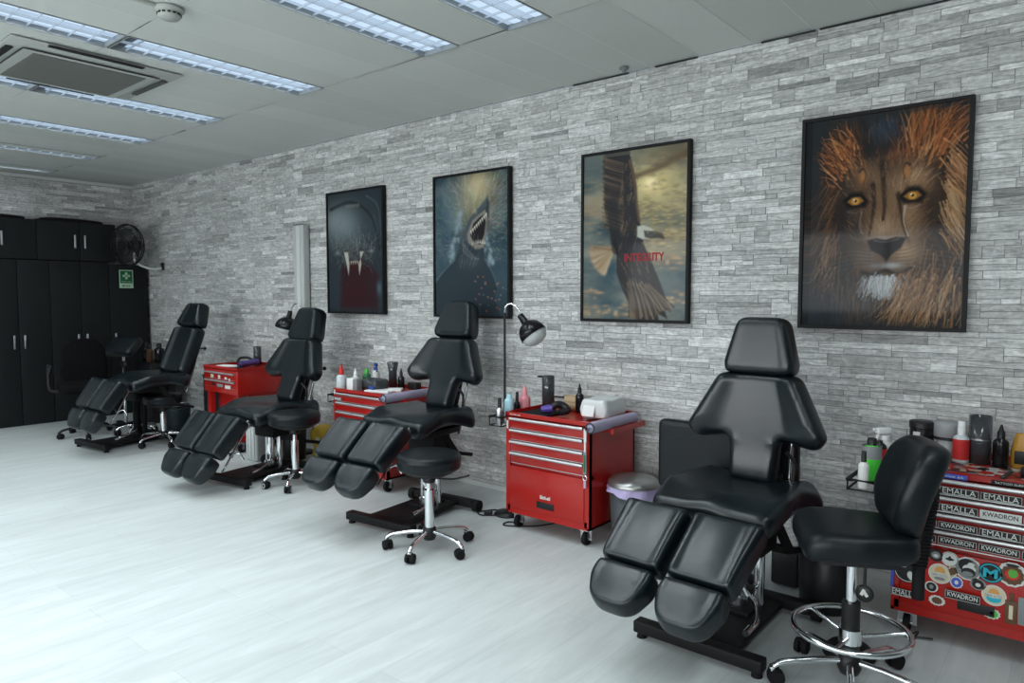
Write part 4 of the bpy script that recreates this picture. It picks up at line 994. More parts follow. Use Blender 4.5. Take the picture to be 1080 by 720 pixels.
# tilted blue-black padded armrest in the corner
ta = empty('armrest_stand', (-7.56, -.62, 0), 'stand with tilted blue-black padded rest between the office chair and far tattoo chair', 'armrest stand')
o_ = poly_round([(-.17, -.12), (.17, -.12), (.17, .12), (-.17, .12)], .04, step=.016)
link('padded_board', cushion('padded_board', o_, .045, .035, .03, grid=.03), LEATHER, ta, (0, 0, .80), (R(40), 0, R(25)))
MB().cyl((0, 0, .03), (0, 0, .78), .016).build('post', CHROME, ta)
MB().box((0, 0, .02), (.36, .05, .03), b=.006).box((0, 0, .02), (.05, .36, .03), b=.006).build('foot', BLACK, ta)

# ------------------------------------------------------------------ tool chests
CW, CD, CZ0, CZ1 = .56, .46, .095, .640
def chest(label, cx, yf, stickered=False, logo=True, roll=True, lower_only=False, small=False):
    root = empty('tool_chest', (cx, yf, 0), label, 'tool chest')      # origin: front face centre at floor
    hw = CW / 2
    b = MB()
    if not small:
        b.box((-hw + .006, CD / 2, (CZ0 + CZ1) / 2), (.012, CD, CZ1 - CZ0)).box((hw - .006, CD / 2, (CZ0 + CZ1) / 2), (.012, CD, CZ1 - CZ0)).box((0, CD - .006, (CZ0 + CZ1) / 2), (CW, .012, CZ1 - CZ0))
        b.box((0, CD / 2, CZ0 + .006), (CW, CD, .012)).box((0, .014, CZ0 + .022), (CW, .026, .044)).box((-hw + .014, .014, (CZ0 + CZ1) / 2), (.028, .026, CZ1 - CZ0)).box((hw - .014, .014, (CZ0 + CZ1) / 2), (.028, .026, CZ1 - CZ0))
        b.box((0, .03, CZ1 - .015), (CW, .03, .03)).box((0, .03, .37), (CW, .03, .02)).box((0, CD / 2, CZ1 - .012), (CW - .02, CD - .02, .008))
    else:
        b.box((0, CD / 2, .59), (CW, CD, .20), b=.006); b.box((-hw + .05, .04, .30), (.06, .04, .40)).box((hw - .05, .04, .30), (.06, .04, .40)); b.box((0, CD / 2 + .05, .30), (CW - .06, CD - .12, .39)).box((0, CD / 2, .115), (CW - .02, CD, .03))
    b.build('body', REDD if False else RED, root)
    # tray rim
    t = MB(); zt = CZ1 if not small else .69
    t.box((0, .006, zt + .012), (CW + .006, .012, .030)).box((0, CD - .006, zt + .012), (CW + .006, .012, .03)).box((-hw, CD / 2, zt + .012), (.012, CD, .03)).box((hw, CD / 2, zt + .012), (.012, CD, .03)).box((0, CD / 2, zt + .002), (CW, CD, .006))
    t.build('top_tray', RED, root)
    zs = [.625, .560, .495, .430] if not small else [.655, .585]
    for z in zs:
        dh = .055 if not small else .058
        d = MB(); d.box((0, .010, z - .022), (CW - .062, .022, dh), b=.003); dr = d.build('drawer', RED, root)
        h = MB(); h.cyl((-hw + .034, -.010, z + .006), (hw - .034, -.010, z + .006), .0085, n=14); h.box((0, -.003, z + .008), (CW - .068, .018, .007)); h.build('handle', ALU, dr)
        h = MB(); h.box((0, -.0015, z - .046), (CW - .068, .004, .0035)); h.build('lower_edge', ALU if z != zs[-1] else STEEL, dr)
    if not small:
        d = MB(); d.box((0, .008, .247), (CW - .060, .022, .235), b=.003); dr = d.build('door', RED, root)
        MB().box((0, -.004, .212 - .035), (.115, .006, .036), b=.002).build('pull_recess', BLACKP, dr)
    for sx in (-1, 1):
        for k, y in enumerate((.055, CD - .055)):
            r = .036; x = sx * (hw - .05)
            m = MB(); m.cyl((x - .011, y, r), (x + .011, y, r), r, n=24); m.build('caster', RUBBER, root)
            m = MB(); m.box((x, y, .085), (.05, .06, .006)); m.bar((x - .017, y, .085), (x - .017, y, r - .008), .006, .034).bar((x + .017, y, .085), (x + .017, y, r - .008), .006, .034); m.cyl((x - .02, y, r), (x + .02, y, r), .008); m.build('caster_fork', STEEL, root)
    if not small:
        m = MB(); m.bar((hw + .075, .10, .615), (hw + .075, CD - .03, .615), .018, .030); m.box((hw + .038, .12, .615), (.08, .02, .02)).box((hw + .038, CD - .05, .615), (.08, .02, .02)); m.build('side_handle', RED, root)
    return root
def towel_roll(label, x, y0, y1, z, m=LILAC, r=.026):
    root = empty('towel_roll', (x, y0, z), label, 'towel roll')
    L = y1 - y0
    t = MB(); t.cyl((0, 0, 0), (0, L, 0), r, n=28, caps=False); t.lathe([(r, 0), (r - .008, -.001), (.012, 0), (.012, .03)], (0, 0, 0), 28, M=Matrix.Rotation(PI / 2, 3, 'X')); t.build('roll', m, root)
    MB().cyl((0, -.003, 0), (0, .02, 0), .0125, n=20).build('core', PAPER, root)
    MB().cyl((0, -.0045, 0), (0, 0, 0), .008, n=16).build('core_hole', BLACKP, root)
    MB().torus((0, -.001, 0), r - .004, .004, 28, 8, M=Matrix.Rotation(PI / 2, 3, 'X')).build('end_ring', DARKBLUE, root)
    return root

c1 = chest('red four-drawer tool chest on casters under the reading lamp', -2.277, -.568)
c2 = chest('red tool chest behind the shark-side tattoo chair, loaded with bottles', -3.875, -.568)
c3 = chest('small red two-drawer tool cart between the far chairs', -5.745, -.568, small=True)
c4 = chest('red tool chest covered in stickers at the right edge', -.305, -.568)

text_obj('maker_logo', 'Einhell', .068, .020, STWHITE, c1, (.0, -.006, .222), (PI / 2, 0, 0), bold=.03)
text_obj('rim_logo', 'TC-TW 150', .075, .008, STWHITE, c1, (-.215, -.002, .655), (PI / 2, 0, 0), bold=.02)
MB().box((-.268, -.002, .595), (.012, .003, .045)).build('lock_sticker', STWHITE, c1)
MB().box((-.23, -.004, .595), (.085, .003, .022)).build('maker_plate', GREYP, c2)
text_obj('maker_logo', 'Einhell', .06, .011, STWHITE, c2, (-.23, -.0062, .595), (PI / 2, 0, 0), bold=.02)
MB().box((-.268, -.002, .64), (.012, .003, .035)).build('lock_sticker', STWHITE, c2)
# chest 3 stickers
for x, z, m, w, h in ((-.13, .628, STCREAM, .05, .028), (-.01, .625, STWHITE, .035, .035), (.10, .622, STWHITE, .04, .02), (.16, .612, STWHITE, .025, .025), (-.11, .562, STBLACK, .05, .02), (.0, .555, STGREY, .10, .026), (.13, .550, STWHITE, .09, .03)):
    MB().box((x, -.003, z), (w, .003, h), b=.0014).build('sticker', m, c3)

# tagged lanyard hanging at the front corner of chest 1
lan = empty('lanyard', (-2.012, -.585, .60), 'patterned lanyard of tags hanging on the front corner of the red chest', 'lanyard')
l = MB(); l.box((0, 0, .0), (.016, .003, .07)).box((0, 0, -.06), (.010, .003, .05)); l.build('strap', STWHITE, lan)
l = MB(); l.box((0, -.001, -.145), (.020, .006, .12), b=.0028); l.build('tag', STGREY, lan)
MB().box((0, -.0045, -.145), (.010, .002, .09)).build('tag_print', SIGNG, lan)
MB().torus((0, 0, -.222), .012, .003, 20, 6, M=Matrix.Rotation(PI / 2, 3, 'X')).build('ring', CHROME, lan)
MB().box((0, 0, -.255), (.014, .003, .040)).build('tassel', LILAC, lan)
towel_roll('lilac paper towel roll lying along the side of the red chest under the lamp', -1.956, -.625, -.19, .650, r=.029)
towel_roll('lilac paper towel roll lying on the side handle of the chest behind the tattoo chair', -3.556, -.62, -.19, .650, r=.029)
towel_roll('purple paper roll lying on the small red cart', -5.64, -.44, -.18, .732, PURPLE).rotation_euler = (0, 0, R(28))

# ---- stickers and labels on chest 4 (children of chest)
def label_plate(x0, x1, zc, h, txt, inv=False, rz=0.):
    xc = (x0 + x1) / 2 + .305; w = x1 - x0
    p_ = MB().box((0, 0, 0), (w, .0022, h), b=.001).build('name_sticker', STWHITE if inv else STBLACK, c4, (xc, -.0075 - .012, zc), (0, rz, 0))
    if not inv:
        e = MB()
        for s in (-1, 1): e.box((0, -.0012, s * (h / 2 - .002)), (w - .004, .001, .0012)); e.box((s * (w / 2 - .002), -.0012, 0), (.0012, .001, h - .004))
        e.build('border', STWHITE, p_)
    hh = h * (.66 if txt == 'EMALLA' else .54)
    text_obj('lettering', txt, w * .84, hh, STBLACK if inv else STWHITE, p_, (0, -.0015, .0015), (PI / 2, 0, 0), bold=.0 if txt == 'EMALLA' else .012)
    if txt == 'EMALLA':
        MB().box((0, -.0013, -h * .36), (w * .8, .0008, .0014)).build('underline', STWHITE, p_)
    return p_
Wd = .124
rows = [(.606, ['EMALLA'] * 4, ''), (.541, ['KWADRON', 'EMALLA', 'KWADRON', 'EMALLA'], 'k2'), (.474, ['EMALLA', 'KWADRON', 'EMALLA', 'KWADRON'], ''), (.417, ['EMALLA', 'KWADRON', 'KWADRON', 'EMALLA'], '')]
for z, ts, k in rows:
    for i, t_ in enumerate(ts):
        x0 = -.432 + .128 * (i - 1)
        label_plate(x0, x0 + Wd, z - .006, .030, t_, inv=(k == 'k2' and i == 2))
def sticker(x, z, r, m, parts=(), sx=1., name='sticker', seg=24, star=0):
    """flat die-cut sticker; parts = list of (dx,dz,r,mat,sx,kind)"""
    def disc(rx, rz, m_, y, par, n=seg, loc=(0, 0, 0), wob=0.):
        pts = [(rx * math.cos(2 * PI * k / n) * (1 + wob * (k % 2)), 0, rz * math.sin(2 * PI * k / n) * (1 + wob * (k % 2))) for k in range(n)]
        mb = MB(); mb.add(pts, [tuple(range(n))], False); mb.add([(a, .0012, c_) for a, b_, c_ in pts], [tuple(range(n))], False)
        mb.add(pts + [(a, .0012, c_) for a, b_, c_ in pts], [(k, (k + 1) % n, n + (k + 1) % n, n + k) for k in range(n)], False)
        return mb.build(name if par is c4 else 'emblem', m_, par, loc)
    d = disc(r * sx, r, m, 0, c4, loc=(x + .305, -.0055, z), wob=star)
    y = -.0008
    for (dx, dz, rr, mm, ss, *w) in parts:
        disc(rr * ss, rr, mm, 0, d, loc=(dx, y, dz), wob=(w[0] if w else 0)); y -= .0007
    return d
W_, K_, G_ = STWHITE, STBLACK, STGREY
sticker(-.437, .345, .024, K_, [(0, 0, .014, G_, 1.1), (0, -.002, .006, W_, 1.4)])
s1 = sticker(-.392, .340, .028, W_, [(0, 0, .025, STGREY, 1), (0, 0, .024, W_, 1), (0, .0, .005, K_, 2.8), (0, .003, .009, K_, .5)])
s2 = sticker(-.422, .277, .038, W_, [(0, 0, .034, STCREAM, 1), (0, .010, .017, STORANGE, 1.0), (0, -.004, .009, W_, 3.0), (0, -.018, .006, STGREY, 3.0)])
text_obj('lettering', 'NEW ACTO', .050, .009, STGREY, s2, (0, -.0042, -.004), (PI / 2, 0, 0))
sticker(-.381, .297, .019, STCREAM, [(0, 0, .013, STBROWN, .8, .2)], sx=.8, star=.12)
sticker(-.334, .318, .042, W_, [(0, 0, .038, G_, 1), (-.004, .012, .024, K_, 1.1), (.004, .0, .016, W_, 1.3), (.002, -.012, .016, K_, 1.4), (.0, -.018, .009, G_, 1.9), (.010, .018, .008, W_, 1.4)], star=.05)
tm = sticker(-.265, .320, .037, K_, [(0, 0, .034, STTEAL, 1.04), (0, 0, .029, K_, 1.04)], sx=1.05)
text_obj('lettering', 'M', .044, .034, STTEAL, tm, (0, -.0032, 0), (PI / 2, 0, 0), bold=.035)
sticker(-.201, .330, .043, W_, [(0, -.002, .033, STBROWN, 1.0, .12), (0, .0, .018, STRED, 1.1, .2), (.002, .004, .014, STGREEN, .9, .3), (0, .033, .005, K_, 4.0)], star=.06)
sticker(-.368, .258, .022, W_, [(0, 0, .017, STBLUE, .9, .15), (0, 0, .008, W_, .8)], sx=.9, star=.08)
sticker(-.448, .220, .021, W_, [(0, 0, .017, K_, 1.0), (0, .001, .008, G_, .9)], sx=1.05)
sticker(-.428, .172, .018, W_, [(0, 0, .012, STBROWN, 1.3, .2)], sx=1.4, star=.12)
sticker(-.301, .268, .021, G_, [(0, .0, .017, K_, 1.1), (0, -.002, .007, W_, 1.2)], sx=1.15, star=.06)
s3 = sticker(-.252, .240, .038, W_, [(0, 0, .034, STCREAM, 1), (0, .010, .016, STORANGE, 1.0), (0, -.012, .014, STTEAL, 1.6), (0, -.001, .008, W_, 3.2)])
text_obj('lettering', 'NEW ACTO', .050, .009, STGREY, s3, (0, -.0042, -.001), (PI / 2, 0, 0))
sticker(-.257, .172, .018, W_, [(0, 0, .014, STGREEN, 1.3, .25), (0, .002, .006, W_, .9)], sx=1.35, star=.2)
bt = MB().box((0, 0, -.012), (.036, .002, .085), b=.001).box((0, 0, .042), (.014, .002, .030), b=.001).build('bottle_sticker', STBROWN, c4, (-.200 + .305, -.006, .205))
MB().box((0, -.0016, -.012), (.012, .001, .05)).build('emblem', STCREAM, bt)
MB().box((0, 0, -.010), (.04, .002, .10), b=.001).build('bottle_sticker', STGREY, c4, (-.160 + .305, -.006, .215))
bd = sticker(-.530, .262, .048, K_, [(0, 0, .044, W_, 1), (0, 0, .041, K_, 1), (.010, -.014, .012, W_, .7, .3), (.014, -.022, .010, W_, .8, .3), (-.014, .016, .006, G_, 2)])
label_plate(-.5850, -.485, .176, .030, 'EMALLA')
kp = label_plate(-.402, -.290, .213, .032, 'KWADRON')
MB().box((-.582 + .305, -.003, .22), (.011, .002, .10)).build('stripe_sticker', STBLUE, c4)
for z in (.625, .560, .495, .430): pass
# label edge on the tray rim
rp = MB().box((0, 0, 0), (.115, .002, .018), b=.0009).build('rim_sticker', STBLUE, c4, (-.405 + .305, -.0045, .652))
text_obj('lettering', 'ArtDriver Ink', .095, .009, W_, rp, (0, -.0015, 0), (PI / 2, 0, 0))
rp = MB().box((0, 0, 0), (.12, .002, .016), b=.0009).build('rim_sticker', STBLACK, c4, (-.215 + .305, -.0045, .652))
text_obj('lettering', 'TATTOO SUPPLY', .10, .007, W_, rp, (0, -.0015, 0), (PI / 2, 0, 0))
for x in (-.455, -.235): MB().box((x + .305, .055, .672), (.014, .13, .006), rot=(0, 0, R(-8)), b=.002).build('lid_strap', BLACKP, c4)
# collage on the lid
cm = bpy.data.materials.new('sticker_collage'); cm.use_nodes = True; nt = cm.node_tree; b_ = nt.nodes['Principled BSDF']; b_.inputs['Roughness'].default_value = .4
tc = nt.nodes.new('ShaderNodeTexCoord'); vo = nt.nodes.new('ShaderNodeTexVoronoi'); vo.inputs['Scale'].default_value = 34; vo.distance = 'CHEBYCHEV'; nt.links.new(tc.outputs['Object'], vo.inputs['Vector'])
sp2 = nt.nodes.new('ShaderNodeSeparateColor'); nt.links.new(vo.outputs['Color'], sp2.inputs[0])
rp = nt.nodes.new('ShaderNodeValToRGB'); rp.color_ramp.interpolation = 'CONSTANT'; nt.links.new(sp2.outputs[0], rp.inputs[0])
el = rp.color_ramp.elements; el[0].position = 0; el[0].color = (.42, .016, .01, 1); el[1].position = .34; el[1].color = (.5, .5, .48, 1)
for p_, c_ in ((.48, (.012, .012, .013, 1)), (.62, (.40, .02, .015, 1)), (.72, (.20, .20, .19, 1)), (.82, (.45, .36, .26, 1)), (.92, (.05, .03, .03, 1))):
    e_ = el.new(p_); e_.color = c_
nt.links.new(rp.outputs[0], b_.inputs['Base Color'])
MB().box((0, CD / 2, .6525), (CW - .03, CD - .03, .003)).build('sticker_collage', cm, c4)
# 
# ------------------------------------------------------------------ bottles and desk things
def bottle(name, label, cat, loc, r, h, body, cap=None, capm=BLACKP, shape='round', nozzle=0., group=None, band=None):
    root = empty(name, loc, label, cat, group=group)
    hs = h * .80 if cap is None else cap
    MB().lathe([(.001, 0), (r * .92, 0), (r, .004), (r, hs * .80), (r * .92, hs * .88), (r * .5, hs * .96), (r * .42, hs)], n=24).build('body', body, root)
    t = MB(); t.lathe([(r * .50, hs * .95), (r * .50, hs + (h - hs) * .45), (r * .36, hs + (h - hs) * .5)], n=18)
    if nozzle: t.lathe([(r * .36, hs + (h - hs) * .5), (r * .12, h), (.0005, h)], n=14)
    else: t.lathe([(r * .5, hs + (h - hs) * .45), (r * .45, h), (.0005, h)], n=14)
    t.build('cap', capm, root)
    if band: MB().lathe([(r * 1.012, hs * band[0]), (r * 1.012, hs * band[1])], n=24).build('label_band', band[2], root)
    return root
def spray(name, label, loc, r, h, body, head=BLACKP, rz=0.):
    root = empty(name, loc, label, 'spray bottle', rz)
    hb = h * .68
    MB().lathe([(.001, 0), (r * .94, 0), (r, .005), (r, hb * .78), (r * .8, hb * .9), (r * .4, hb)], n=24).build('body', body, root)
    t = MB(); t.cyl((0, 0, hb), (0, 0, hb + .02), r * .5).box((0, -.008, h - .022), (.022, .06, .024), b=.005).box((0, -.035, h - .05), (.010, .010, .05), rot=(R(-25), 0, 0), b=.003).cyl((0, -.036, h - .016), (0, -.05, h - .016), .006); t.build('spray_head', head, root)
    return root
def wire_rack(label, loc, w, d, h, rz=0.):
    root = empty('bottle_rack', loc, label, 'rack', rz)
    m = MB()
    for z in (0, h): m.tube([(-w / 2, -d / 2, z), (w / 2, -d / 2, z), (w / 2, d / 2, z), (-w / 2, d / 2, z)], .004 if z == 0 else .007, 8, closed=True)
    m.build('rim', BLACK, root)
    v_ = MB()
    for x in (-w / 2, w / 2):
        for y in (-d / 2, 0, d / 2): v_.cyl((x, y, 0), (x, y, h), .003, n=8)
    for k in range(4): v_.cyl((-w / 2, -d / 2 + d * k / 3, 0), (w / 2, -d / 2 + d * k / 3, 0), .003, n=8)
    v_.build('wire', BLACK, root)
    return root
ZT = .645
# chest 1
wire_rack('black wire bottle rack on the left side of the red chest under the lamp', (-2.6035, -.455, .585), .085, .31, .05)
bottle('bottle', 'slim silver bottle with black cap in the rack at the left of the lamp chest', 'bottle', (-2.603, -.572, .588), .022, .15, STEEL, .10)
bottle('bottle', 'pale blue bottle in the rack beside the lamp pole', 'bottle', (-2.603, -.487, .588), .028, .165, LBLUE, .15, LBLUE, band=(.1, .3, STWHITE))
bottle('bottle', 'dark slim bottle in the rack between the blue and pink bottles', 'bottle', (-2.603, -.415, .588), .019, .17, BLACKG, .12)
bottle('squeeze_bottle', 'pink squeeze bottle with pointed nozzle behind the lamp chest corner', 'bottle', (-2.603, -.345, .588), .035, .20, PINK, .15, PINK, nozzle=1)
# tumbler / machine holder
cup = empty('cup_holder', (-2.525, -.215, ZT + .003), 'tall black smoked cup dispenser on the chest under the lamp', 'dispenser')
MB().lathe([(.001, 0), (.038, 0), (.038, .19), (.034, .192), (.034, .10)], n=28).build('cup', SMOKEY, cup)
MB().box((-.03, -.01, .185), (.07, .025, .012), b=.003).build('lever', BLACKP, cup)
MB().cyl((.03, 0, .07), (.13, .02, .07), .006).cyl((.10, .015, .07), (.135, .022, .07), .010).build('arm', BLACKP, cup)
bottle('ink_bottle', 'black pointed ink bottle standing on the lamp chest', 'bottle', (-2.285, -.235, ZT + .003), .024, .165, BLACKG, .115, BLACKP, nozzle=1)
tg = empty('machine_wrap', (-2.335, -.40, ZT + .012), 'purple and black tattoo machine lying on the red lamp chest', 'tattoo machine', R(25))
MB().cyl((-.08, 0, .02), (-.015, 0, .03), .018, .024, n=20).build('grip', PURPLE, tg)
MB().tube([(-.02, 0, .03), (.0, .0, .05), (.04, .01, .045), (.07, .0, .02), (.03, -.02, .012)], .020, 12, sub=5).build('motor', BLACKP, tg)
rl = MB().cyl((-2.40, -.21, ZT + .06), (-2.32, -.19, ZT + .06), .032, n=24).cyl((-2.40, -.21, ZT + .035), (-2.32, -.19, ZT + .035), .034, n=24).build('tape_roll', TAN); tag(rl, 'tan bandage rolls behind the tattoo machine on the lamp chest', 'tape')
mat_o = MB().box((-2.43, -.40, ZT + .0075), (.20, .24, .004), b=.0015).build('rubber_mat', RUBBER); tag(mat_o, 'flat black rubber mat on top of the lamp chest', 'mat')
# tissue box
tb = empty('tissue_box', (-2.09, -.29, ZT + .004), 'crumpled white paper towel pack on the right of the lamp chest', 'tissue box', R(6))
o_ = poly_round([(-.085, -.13), (.085, -.13), (.085, .13), (-.085, .13)], .02, step=.014)
def tw(v):
    v[:, 2] += .002 * np.sin(v[:, 0] * 60 + v[:, 1] * 25) * (v[:, 2] > 0) + .003 * np.sin(v[:, 1] * 40); v[:, 0] *= 1 - .10 * (v[:, 2] > .02); return v
link('pack', cushion('pack', o_, .052, .048, .020, None, tw, grid=.012, p=4), CARD, tb, (0, 0, .056))
MB().box((-.02, -.138, .05), (.07, .006, .06), rot=(R(-20), 0, 0), b=.002).build('torn_flap', PAPER, tb)
# gooseneck lamp
def desk_lamp(label, loc, pole_h, pts, head_at, head_dir, head_m, r=.07):
    root = empty('gooseneck_lamp', loc, label, 'lamp')
    MB().cyl((0, 0, 0), (0, 0, pole_h), .007, n=12).build('pole', BLACKP, root)
    (MB().box((.02, 0, .0), (.05, .04, .035), b=.004) if loc[2] > .1 else MB().lathe([(.001, 0), (.11, 0), (.11, .012), (.10, .018), (.001, .02)], n=32)).build('clamp' if loc[2] > .1 else 'foot', BLACKP, root)
    MB().tube(pts, .0055, 10, sub=6).build('gooseneck', CHROME, root)
    d = Vector(head_dir).normalized(); M = Vector((0, 0, 1)).rotation_difference(d).to_matrix()
    MB().lathe([(.001, -.062), (.019, -.060), (.021, -.020), (.024, -.004), (r * .55, .006), (r * .80, .026), (r * .94, .052), (r, .085), (r - .004, .085), (r * .90, .054), (r * .7, .026), (.001, .012)], head_at, 32, M=M).build('lamp_shade', BLACKG if head_m is None else head_m, root)
    MB().lathe([(r * .93, .080), (r * .90, .100), (r * .72, .122), (r * .4, .136), (.001, .140)], head_at, 32, M=M).build('bulb_cover', mat('bulb_glass', (.55, .57, .57), .25), root)
    return root
desk_lamp('black lamp on a tall slim pole with chrome gooseneck beside the red chest', (-2.655, -.465, .60), .62,
          [(0, 0, .62), (.008, .0, .655), (.035, .01, .672), (.07, .02, .655), (.09, .03, .625)], (.125, .04, .560), (.55, .15, -.75), None, .082)
desk_lamp('black lamp with drooping gooseneck above the small red cart, near the trunking', (-5.12, -.20, .0), 1.18,
          [(0, 0, 1.18), (.015, .0, 1.22), (-.01, .0, 1.25), (-.06, .0, 1.245), (-.10, 0, 1.21), (-.115, 0, 1.17)], (-.13, -.01, 1.13), (-.22, -.10, -1), None, .10)

# chest 2 items
wire_rack('black wire holder on the left side of the second red chest', (-4.20, -.50, .56), .07, .12, .05)
bottle('squeeze_bottle', 'clear squeeze bottle with red pointed nozzle on the second red chest', 'bottle', (-4.13, -.52, ZT + .003), .036, .185, CLEARP, .115, STRED, nozzle=1)
bottle('squeeze_bottle', 'small bottle with white nozzle on the second red chest', 'bottle', (-4.085, -.43, ZT + .003), .026, .15, STWHITE, .10, PAPER, nozzle=1)
bottle('bottle', 'green topped bottle behind the white box on the second chest', 'bottle', (-4.085, -.33, ZT + .003), .030, .14, GREEND, .11, GREEN)
spray('spray_bottle', 'white spray bottle with dark blue trigger on the second red chest', (-4.055, -.27, ZT + .003), .03, .19, STWHITE, BLUE, R(60))
bx = empty('supply_box', (-4.03, -.50, ZT + .003), 'small white box with grey side on the second red chest', 'box')
MB().box((0, 0, .045), (.07, .05, .09), b=.003).build('carton', PAPER, bx); MB().box((.055, .0, .045), (.045, .05, .085), b=.003).build('carton_side', GREYP, bx)
bg = empty('glove_pouch', (-3.91, -.40, ZT + .003), 'crumpled dark grey pouch on the second red chest', 'pouch')
o_ = poly_round([(-.09, -.07), (.09, -.07), (.09, .07), (-.09, .07)], .03, step=.014)
def pw(v): v[:, 2] += .008 * np.sin(v[:, 0] * 60) * np.sin(v[:, 1] * 55 + 1); return v
link('pouch', cushion('pouch', o_, .045, .030, .03, None, pw, grid=.014), mat('pouch_grey', (.05, .055, .06), .4), bg, (0, 0, .042))
MB().box((.05, -.07, .03), (.05, .012, .03), b=.004).build('blue_patch', BLUE, bg)
cp = empty('cup_holder', (-3.925, -.22, ZT + .003), 'flared smoked cup dispenser on the second red chest', 'dispenser')
MB().lathe([(.001, 0), (.030, 0), (.030, .12), (.042, .19), (.038, .19), (.026, .12)], n=24).build('cup', SMOKEY, cp)
MB().lathe([(.012, .10), (.016, .188), (.001, .19)], n=16).build('inner_cup', STEEL, cp)
bottle('ink_bottle', 'black pump ink bottle beside the flared dispenser on the second chest', 'bottle', (-3.835, -.22, ZT + .003), .024, .15, BLACKG, .10, BLACKP, nozzle=1)
ph = MB().box((-3.72, -.20, ZT + .035), (.09, .05, .05), b=.004).build('small_speaker', BLACKP); tag(ph, 'small black box at the back right of the second red chest', 'box')
cl = MB().box((-3.80, -.43, ZT + .016), (.20, .14, .018), rot=(0, 0, R(15)), b=.006).box((-3.74, -.36, ZT + .020), (.10, .10, .022), rot=(0, 0, R(40)), b=.006).build('paper_towel', PAPER); tag(cl, 'folded white paper towel on the second red chest', 'paper towel')
# cart 3 items
cl = MB().box((-5.83, -.43, .706), (.22, .10, .014), rot=(0, 0, R(20)), b=.005).build('paper_towel', PAPER); tag(cl, 'white folded towel on the small red cart', 'paper towel')
mt = MB().box((-5.68, -.46, .702), (.14, .12, .008), b=.002).build('rubber_mat', BLACKP); tag(mt, 'black mat at the front of the small red cart', 'mat')
bw = MB().tube([(-5.94, -.30, .715), (-5.93, -.28, .755), (-5.86, -.25, .765), (-5.80, -.23, .745), (-5.79, -.22, .71)], .012, 10, sub=5).box((-5.87, -.26, .717), (.16, .06, .03), b=.008).build('power_supply', BLACKP); tag(bw, 'black power unit with handle on the small red cart', 'power supply')
cc = MB().lathe([(.001, 0), (.034, 0), (.034, .16), (.030, .16), (.030, .05)], (-5.83, -.165, .700), 20).build('clear_cup', SMOKEY); tag(cc, 'smoked cylinder cup at the back of the small red cart', 'cup')

# chest R items
wire_rack('black bottle rack hanging on the left of the sticker-covered chest', (-.633, -.64, .622), .09, .48, .035)
bottle('bottle', 'slim white bottle with black cap in the rack left of the sticker-covered chest', 'bottle', (-.633, -.85, .625), .018, .135, STWHITE, .10)
bottle('soap_bottle', 'green soap bottle with grey label in the rack left of the sticker-covered chest', 'bottle', (-.633, -.735, .625), .034, .165, GREEN, .145, BLACKP, band=(.62, .95, STGREY))
spray('spray_bottle', 'spray bottle with white trigger head behind the green soap bottle', (-.633, -.53, .625), .034, .185, STWHITE, PAPER, R(-40))
bottle('bottle', 'dark bottle with red label beside the green soap bottle', 'bottle', (-.633, -.635, .625), .030, .14, BLACKG, .14, BLACKP, band=(.3, .8, STRED))
tbn = empty('tub', (-.560, -.20, ZT + .0095), 'black round tub with white label at the back of the sticker-covered chest', 'tub')
MB().lathe([(.001, 0), (.044, 0), (.046, .005), (.046, .11), (.044, .112)], n=28).build('body', BLACKG, tbn); MB().lathe([(.049, .108), (.049, .132), (.046, .135), (.001, .135)], n=28).build('lid', BLACKP, tbn)
MB().box((-.012, -.046, .078), (.026, .003, .032)).build('label', STWHITE, tbn)
tbn = empty('tub', (-.470, -.19, ZT + .0095), 'wide clear jar with a black collar on the sticker-covered chest', 'tub')
MB().lathe([(.001, 0), (.036, 0), (.040, .005), (.036, .065)], n=28).build('body', CLEARP, tbn); MB().lathe([(.050, .068), (.050, .078), (.0, .078)], n=28).build('collar', BLACKP, tbn)
MB().lathe([(.050, .080), (.054, .125), (.050, .14), (.001, .142)], n=28).build('dome', mat('grey_clear', (.30, .31, .32), .2), tbn)
bottle('bottle', 'white capped bottle with red and black label on the sticker-covered chest', 'bottle', (-.405, -.30, ZT + .0095), .029, .165, CLEARP, .115, PAPER, band=(.12, .82, STRED))
cp = empty('cup_holder', (-.345, -.27, ZT + .0095), 'tall black smoked cup dispenser on the sticker-covered chest', 'dispenser')
MB().lathe([(.001, 0), (.040, 0), (.040, .19), (.036, .188), (.036, .1)], n=28).build('cup', SMOKEY, cp); MB().lathe([(.041, .095), (.041, .10)], n=28).build('band', STEEL, cp)
bottle('ink_bottle', 'black pointed ink bottle right of the tall dispenser on the sticker-covered chest', 'bottle', (-.275, -.29, ZT + .0095), .027, .165, BLACKG, .115, BLACKP, nozzle=1)
am = empty('wax_bottle', (-.205, -.27, ZT + .0095), 'amber bottle with dark label at the right edge of the sticker-covered chest', 'bottle')
MB().lathe([(.001, 0), (.040, 0), (.042, .01), (.040, .07), (.026, .13), (.024, .135), (.001, .136)], n=24, M=Matrix.Diagonal((1, .6, 1))).build('body', AMBER, am)
MB().box((0, -.028, .045), (.05, .004, .05), b=.002).build('label', BLACKP, am)
db = MB().lathe([(.001, 0), (.035, 0), (.035, .035), (.001, .037)], (-.165, -.42, ZT + .008), 24).build('ink_jar', DARKBLUE); tag(db, 'low dark blue jar at the right edge of the sticker-covered chest', 'jar')

